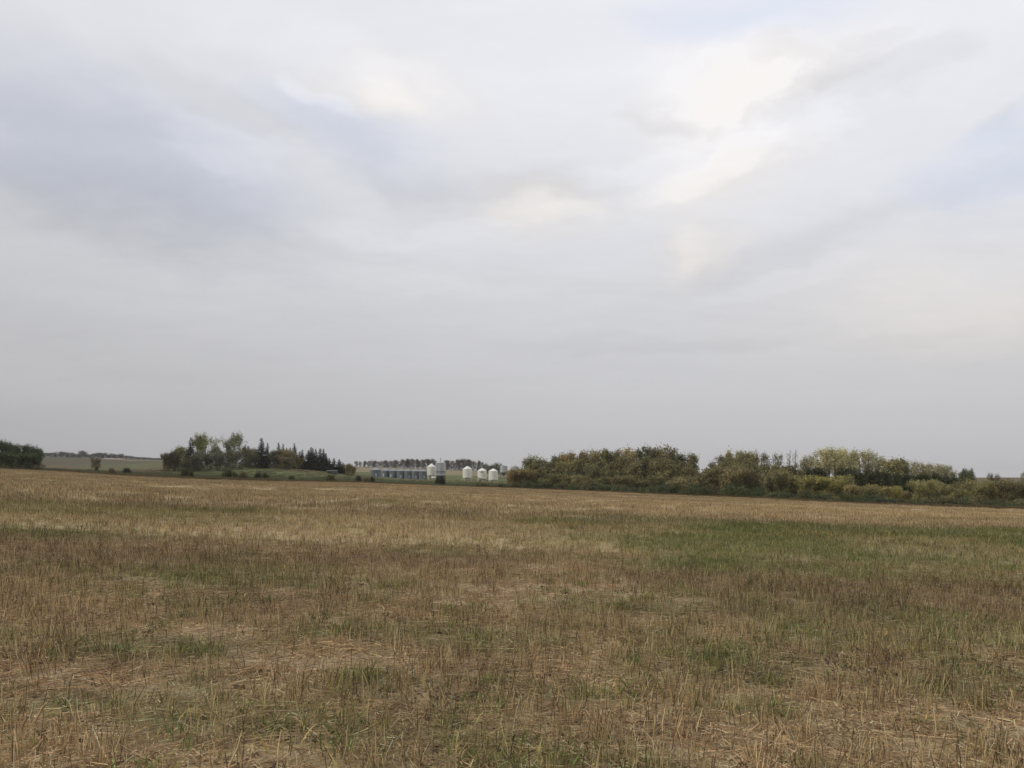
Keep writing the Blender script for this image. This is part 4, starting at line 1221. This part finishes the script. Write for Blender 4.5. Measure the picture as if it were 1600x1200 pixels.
for k in range(5):     # long bent pale straws lying or leaning in bunches
    mb = MB(); a0 = random.uniform(0, 6.28)
    for i in range(random.randint(2, 6)):
        an = a0 + random.gauss(0, .35); l = random.uniform(.18, .42); up = random.uniform(.05, .5); x0, y0 = random.gauss(0, .04), random.gauss(0, .04)
        mb.tube([(x0, y0, .005), (x0 + math.cos(an) * l * .5, y0 + math.sin(an) * l * .5, l * up * .55 + .005), (x0 + math.cos(an) * l, y0 + math.sin(an) * l, l * up * random.uniform(.6, 1) + .003)], [.0024, .0022, .0014], 4, (.46, .38, .24) if random.random() < .7 else (.34, .25, .15))
    longs.append(lib_obj('long_straw', mb, STRAW))


def scatter(name, P, rot, scl_, pick, tint, objs, label, cat):
    me = bpy.data.meshes.new(name); n = len(P)
    me.vertices.add(n); me.vertices.foreach_set('co', P.astype(np.float32).ravel())
    a = me.attributes.new('rot', 'FLOAT_VECTOR', 'POINT'); a.data.foreach_set('vector', rot.astype(np.float32).ravel())
    a = me.attributes.new('scl', 'FLOAT_VECTOR', 'POINT'); a.data.foreach_set('vector', scl_.astype(np.float32).ravel())
    a = me.attributes.new('pick', 'INT', 'POINT'); a.data.foreach_set('value', pick.astype(np.int32))
    a = me.attributes.new('tint', 'FLOAT_VECTOR', 'POINT'); a.data.foreach_set('vector', tint.astype(np.float32).ravel())
    me.update(); o = bpy.data.objects.new(name, me); C.objects.link(o)
    g = bpy.data.node_groups.new(name, 'GeometryNodeTree')
    g.interface.new_socket('Geometry', in_out='INPUT', socket_type='NodeSocketGeometry'); g.interface.new_socket('Geometry', in_out='OUTPUT', socket_type='NodeSocketGeometry')
    gi, go = g.nodes.new('NodeGroupInput'), g.nodes.new('NodeGroupOutput')
    ip = g.nodes.new('GeometryNodeInstanceOnPoints'); ci = g.nodes.new('GeometryNodeCollectionInfo')
    ci.inputs['Collection'].default_value = coll(name + '_sources', objs); ci.inputs['Separate Children'].default_value = True; ci.inputs['Reset Children'].default_value = True
    def na(nm, ty):
        q = g.nodes.new('GeometryNodeInputNamedAttribute'); q.data_type = ty; q.inputs['Name'].default_value = nm; return q.outputs['Attribute']
    e2r = g.nodes.new('FunctionNodeEulerToRotation'); g.links.new(na('rot', 'FLOAT_VECTOR'), e2r.inputs[0])
    g.links.new(gi.outputs[0], ip.inputs['Points']); g.links.new(ci.outputs[0], ip.inputs['Instance']); ip.inputs['Pick Instance'].default_value = True
    g.links.new(na('pick', 'INT'), ip.inputs['Instance Index']); g.links.new(e2r.outputs[0], ip.inputs['Rotation']); g.links.new(na('scl', 'FLOAT_VECTOR'), ip.inputs['Scale'])
    g.links.new(ip.outputs[0], go.inputs[0])
    md = o.modifiers.new('scatter', 'NODES'); md.node_group = g
    tag(o, label, cat, kind='stuff')
    return o


def pts_in(Y0, Y1, dens, umax=.80):
    # even density over a wedge widened by a margin on both sides
    side = 5.0
    n = int(dens * (umax * (Y1 ** 2 - Y0 ** 2) + 2 * side * (Y1 - Y0)))
    y = rng.uniform(Y0, Y1, n * 3); y = y[rng.random(len(y)) < (umax * y + side) / (umax * Y1 + side)][:n]
    n = len(y); x = rng.uniform(-1, 1, n) * (umax * y + side)
    ok = y < edge_depth(800 + F * np.clip(x / y, -1, 1)) - .5
    return x[ok], y[ok]


def gather(zones, keep, tintf, nobj, s0=(.8, 1.25), tilt=.08, lift=0.0, rows=0.0):
    PX, PY = [], []
    for Y0, Y1, d in zones:
        x, y = pts_in(Y0, Y1, d); m = masks(x, y); k = rng.random(len(x)) < keep(m, x, y); PX.append(x[k]); PY.append(y[k])
    x, y = np.concatenate(PX), np.concatenate(PY); n = len(x)
    if rows:   # gather part of the stems onto the drill rows
        ca_, sa_ = math.cos(.14), math.sin(.14); a_, b_ = x * ca_ + y * sa_, -x * sa_ + y * ca_
        bb = np.round(b_ / .30) * .30 + rng.normal(0, .035, n); b_ = np.where(rng.random(n) < rows, bb, b_)
        x, y = a_ * ca_ - b_ * sa_, a_ * sa_ + b_ * ca_
    P = np.stack([x, y, terrain(x, y) + lift], 1)
    rot = np.stack([rng.normal(0, tilt, n), rng.normal(0, tilt, n), rng.uniform(0, 6.28, n)], 1)
    s = rng.uniform(s0[0], s0[1], n); sv_ = np.stack([s, s, s * rng.uniform(.75, 1.2, n)], 1)
    return P, rot, sv_, rng.integers(0, nobj, n), tintf(masks(x, y), x, y)


def tint_straw(m, x, y):
    g, d, ch, br, n2 = m
    v = rng.uniform(.75, 1.2, len(x)) * (.78 + .44 * fbm(x * .012 + 3, (y + .12 * x) * .16, 23, 3))
    t = np.ones((len(x), 3)) * v[:, None] * np.array([1.06, .99, .99])[None]
    t *= (1 + .2 * br)[:, None]
    t = t * (1 - (d * .27)[:, None] * np.array([1.0, 1.1, 1.0])[None])
    t = t * (1 - (g * .30)[:, None] * np.array([1.25, .75, 1.2])[None])
    return t


def tint_green(m, x, y):
    v = rng.uniform(.7, 1.25, len(x)); t = np.ones((len(x), 3)) * v[:, None]
    dry = rng.random(len(x))[:, None] ** 2
    return t * (1 + dry * np.array([.9, .45, .6])[None])


P = gather([(1.2, 14, 66), (14, 34, 40)], lambda m, x, y: (.95 - .72 * m[2] * (y < 12) - .2 * m[0]) * (.45 + .75 * fbm(x * 2.2, y * 2.2, 77, 2)), tint_straw, 8, tilt=.13, rows=.6)
scatter('stubble', *P, stub, 'upright cut straw stems standing over the near field', 'stubble')
P = gather([(30, 70, .85), (70, 235, .45)], lambda m, x, y: .95 - .3 * m[0], lambda m, x, y: tint_straw(m, x, y) * np.array([.88, .89, .93])[None], 5, (.9, 1.3), .03)
scatter('distant_stubble', *P, stub_far, 'dense cut stems over the farther half of the field', 'stubble')
P = gather([(1.2, 14, 15), (14, 36, 9)], lambda m, x, y: np.clip(.05 + .55 * m[1] + .25 * sstep(.5, .68, fbm(x * .8, y * .8, 88, 3)), 0, 1), tint_straw, 7, (.7, 1.15), .12)
scatter('dead_weeds', *P, weeds, 'dark brown dead weed stems in drifts among the stubble', 'weeds')
P = gather([(1.2, 10, 40), (10, 18, 18)], lambda m, x, y: .95 - .35 * m[0], lambda m, x, y: tint_straw(m, x, y) * (1 + m[2][:, None] * np.array([.05, .03, .0])[None]), 7, (.8, 1.4), .02, .004)
scatter('straw_litter', *P, litter, 'chopped straw and chaff lying on the soil', 'straw litter')
P = gather([(1.2, 13, 34), (13, 32, 24)], lambda m, x, y: np.clip(m[0] * 1.0 + .06, 0, 1), lambda m, x, y: tint_green(m, x, y) * np.array([.90, .88, .85])[None], 7, (.7, 1.5), .1)
scatter('green_regrowth', *P, green, 'short green weeds and volunteer grain between the stems', 'weeds')
P = gather([(24, 75, 1.1), (75, 160, .25)], lambda m, x, y: np.clip(m[0] * 1.1 - .12, 0, 1), lambda m, x, y: tint_green(m, x, y) * np.array([.92, .84, .88])[None], 4, (.8, 1.3), .03)
scatter('distant_regrowth', *P, green_far, 'green weedy strip across the right of the field', 'weeds')
P = gather([(1.2, 9, 3.4), (9, 18, 1.2)], lambda m, x, y: np.full(len(x), .8), lambda m, x, y: np.ones((len(x), 3)) * rng.uniform(.75, 1.1, len(x))[:, None], 5, (.7, 1.2), .05)
scatter('long_straws', *P, longs, 'long pale bent straws lying over the stubble', 'straw litter')

# rough grass along the verge and on the near slopes
tall = []
for k in range(5):
    mb = MB()
    for i in range(70):
        blade(mb, random.uniform(-.9, .9), random.uniform(-.9, .9), random.uniform(.25, .6), random.uniform(.012, .022), random.uniform(0, 6.28), random.uniform(.8, 1.45), (lambda q: (.115 * q, .105 * q, .05 * q))(random.lognormvariate(0, .25)))
    tall.append(lib_obj('verge_tuft', mb, STRAW))
clods = []  # soil crumbs, coloured dark to add to the shadow gaps between stems
for k in range(5):
    mb = MB()
    for i in range(random.randint(5, 12)):
        cx_, cy_, rr = random.gauss(0, .07), random.gauss(0, .07), random.uniform(.006, .022)
        vs = [(cx_ + rr * math.cos(t * 1.2566) * random.uniform(.7, 1.3), cy_ + rr * math.sin(t * 1.2566) * random.uniform(.7, 1.3), rr * random.uniform(.1, .5)) for t in range(5)] + [(cx_, cy_, rr * random.uniform(.7, 1.1)), (cx_, cy_, -.01)]
        q_ = random.uniform(.7, 1.4)
        mb.add(vs, [(t, (t + 1) % 5, 5) for t in range(5)] + [((t + 1) % 5, t, 6) for t in range(5)], (.085 * q_, .058 * q_, .036 * q_))
    clods.append(lib_obj('soil_clod', mb, STRAW))
P = gather([(1.2, 9, 9), (9, 15, 4)], lambda m, x, y: .9 * sstep(.42, .62, fbm(x * 1.3 + 60, y * 1.3, 93, 3)), lambda m, x, y: np.ones((len(x), 3)), 5, (.7, 1.6), .02)
scatter('soil_clods', *P, clods, 'dark crumbs of bare soil showing between the straw', 'soil')
n = 26000
uq = rng.uniform(-.8, .8, n); dq = rng.exponential(34, n) + .3
Ye = edge_depth(800 + F * uq); yq = Ye + dq; xq = uq * yq
ok = (dq < 170); xq, yq, dq = xq[ok], yq[ok], dq[ok]; n = len(xq)
nn = fbm(xq / 14, yq / 14, 91, 3)
tq = np.where((dq < 6 + 8 * nn)[:, None], np.array([1.15, .9, .8])[None], np.array([.85, .95, .85])[None]) * rng.uniform(.75, 1.2, n)[:, None]
s = rng.uniform(.7, 1.5, n) * np.where(dq < 5, 1.0, .7)
scatter('verge_grass', np.stack([xq, yq, terrain(xq, yq)], 1), np.stack([np.zeros(n), np.zeros(n), rng.uniform(0, 6.28, n)], 1), np.stack([s, s, s * .8], 1), rng.integers(0, 5, n), tq, tall,
        'rough dry grass along the far edge of the field', 'grass')

# ------------------------------------------------------------------ haze
m_h = bpy.data.materials.new('thin_smoke_haze'); m_h.use_nodes = True
ht = m_h.node_tree; ht.nodes.clear()
pv = ht.nodes.new('ShaderNodeVolumePrincipled'); pv.inputs['Color'].default_value = (.93, .93, .95, 1); pv.inputs['Density'].default_value = .0001; pv.inputs['Anisotropy'].default_value = .2
ho = ht.nodes.new('ShaderNodeOutputMaterial'); ht.links.new(pv.outputs[0], ho.inputs['Volume'])
zb = float(min(Z.min(), Z2.min())) - 1.0; zt = float(max(Z2.max(), 45)) + 12
me_top = zt
mb = MB(); RR = float(np.abs(X2).max()) + 60
RR = max(RR, float(np.abs(Y2).max()) + 60)
mb.box((0, 0, (zb + zt) / 2), (RR, RR, (zt - zb) / 2))
hz = mb.build('haze', m_h); tag(hz, 'thin smoky haze over the land', 'haze', kind='stuff')
print('haze', zb, zt, RR)
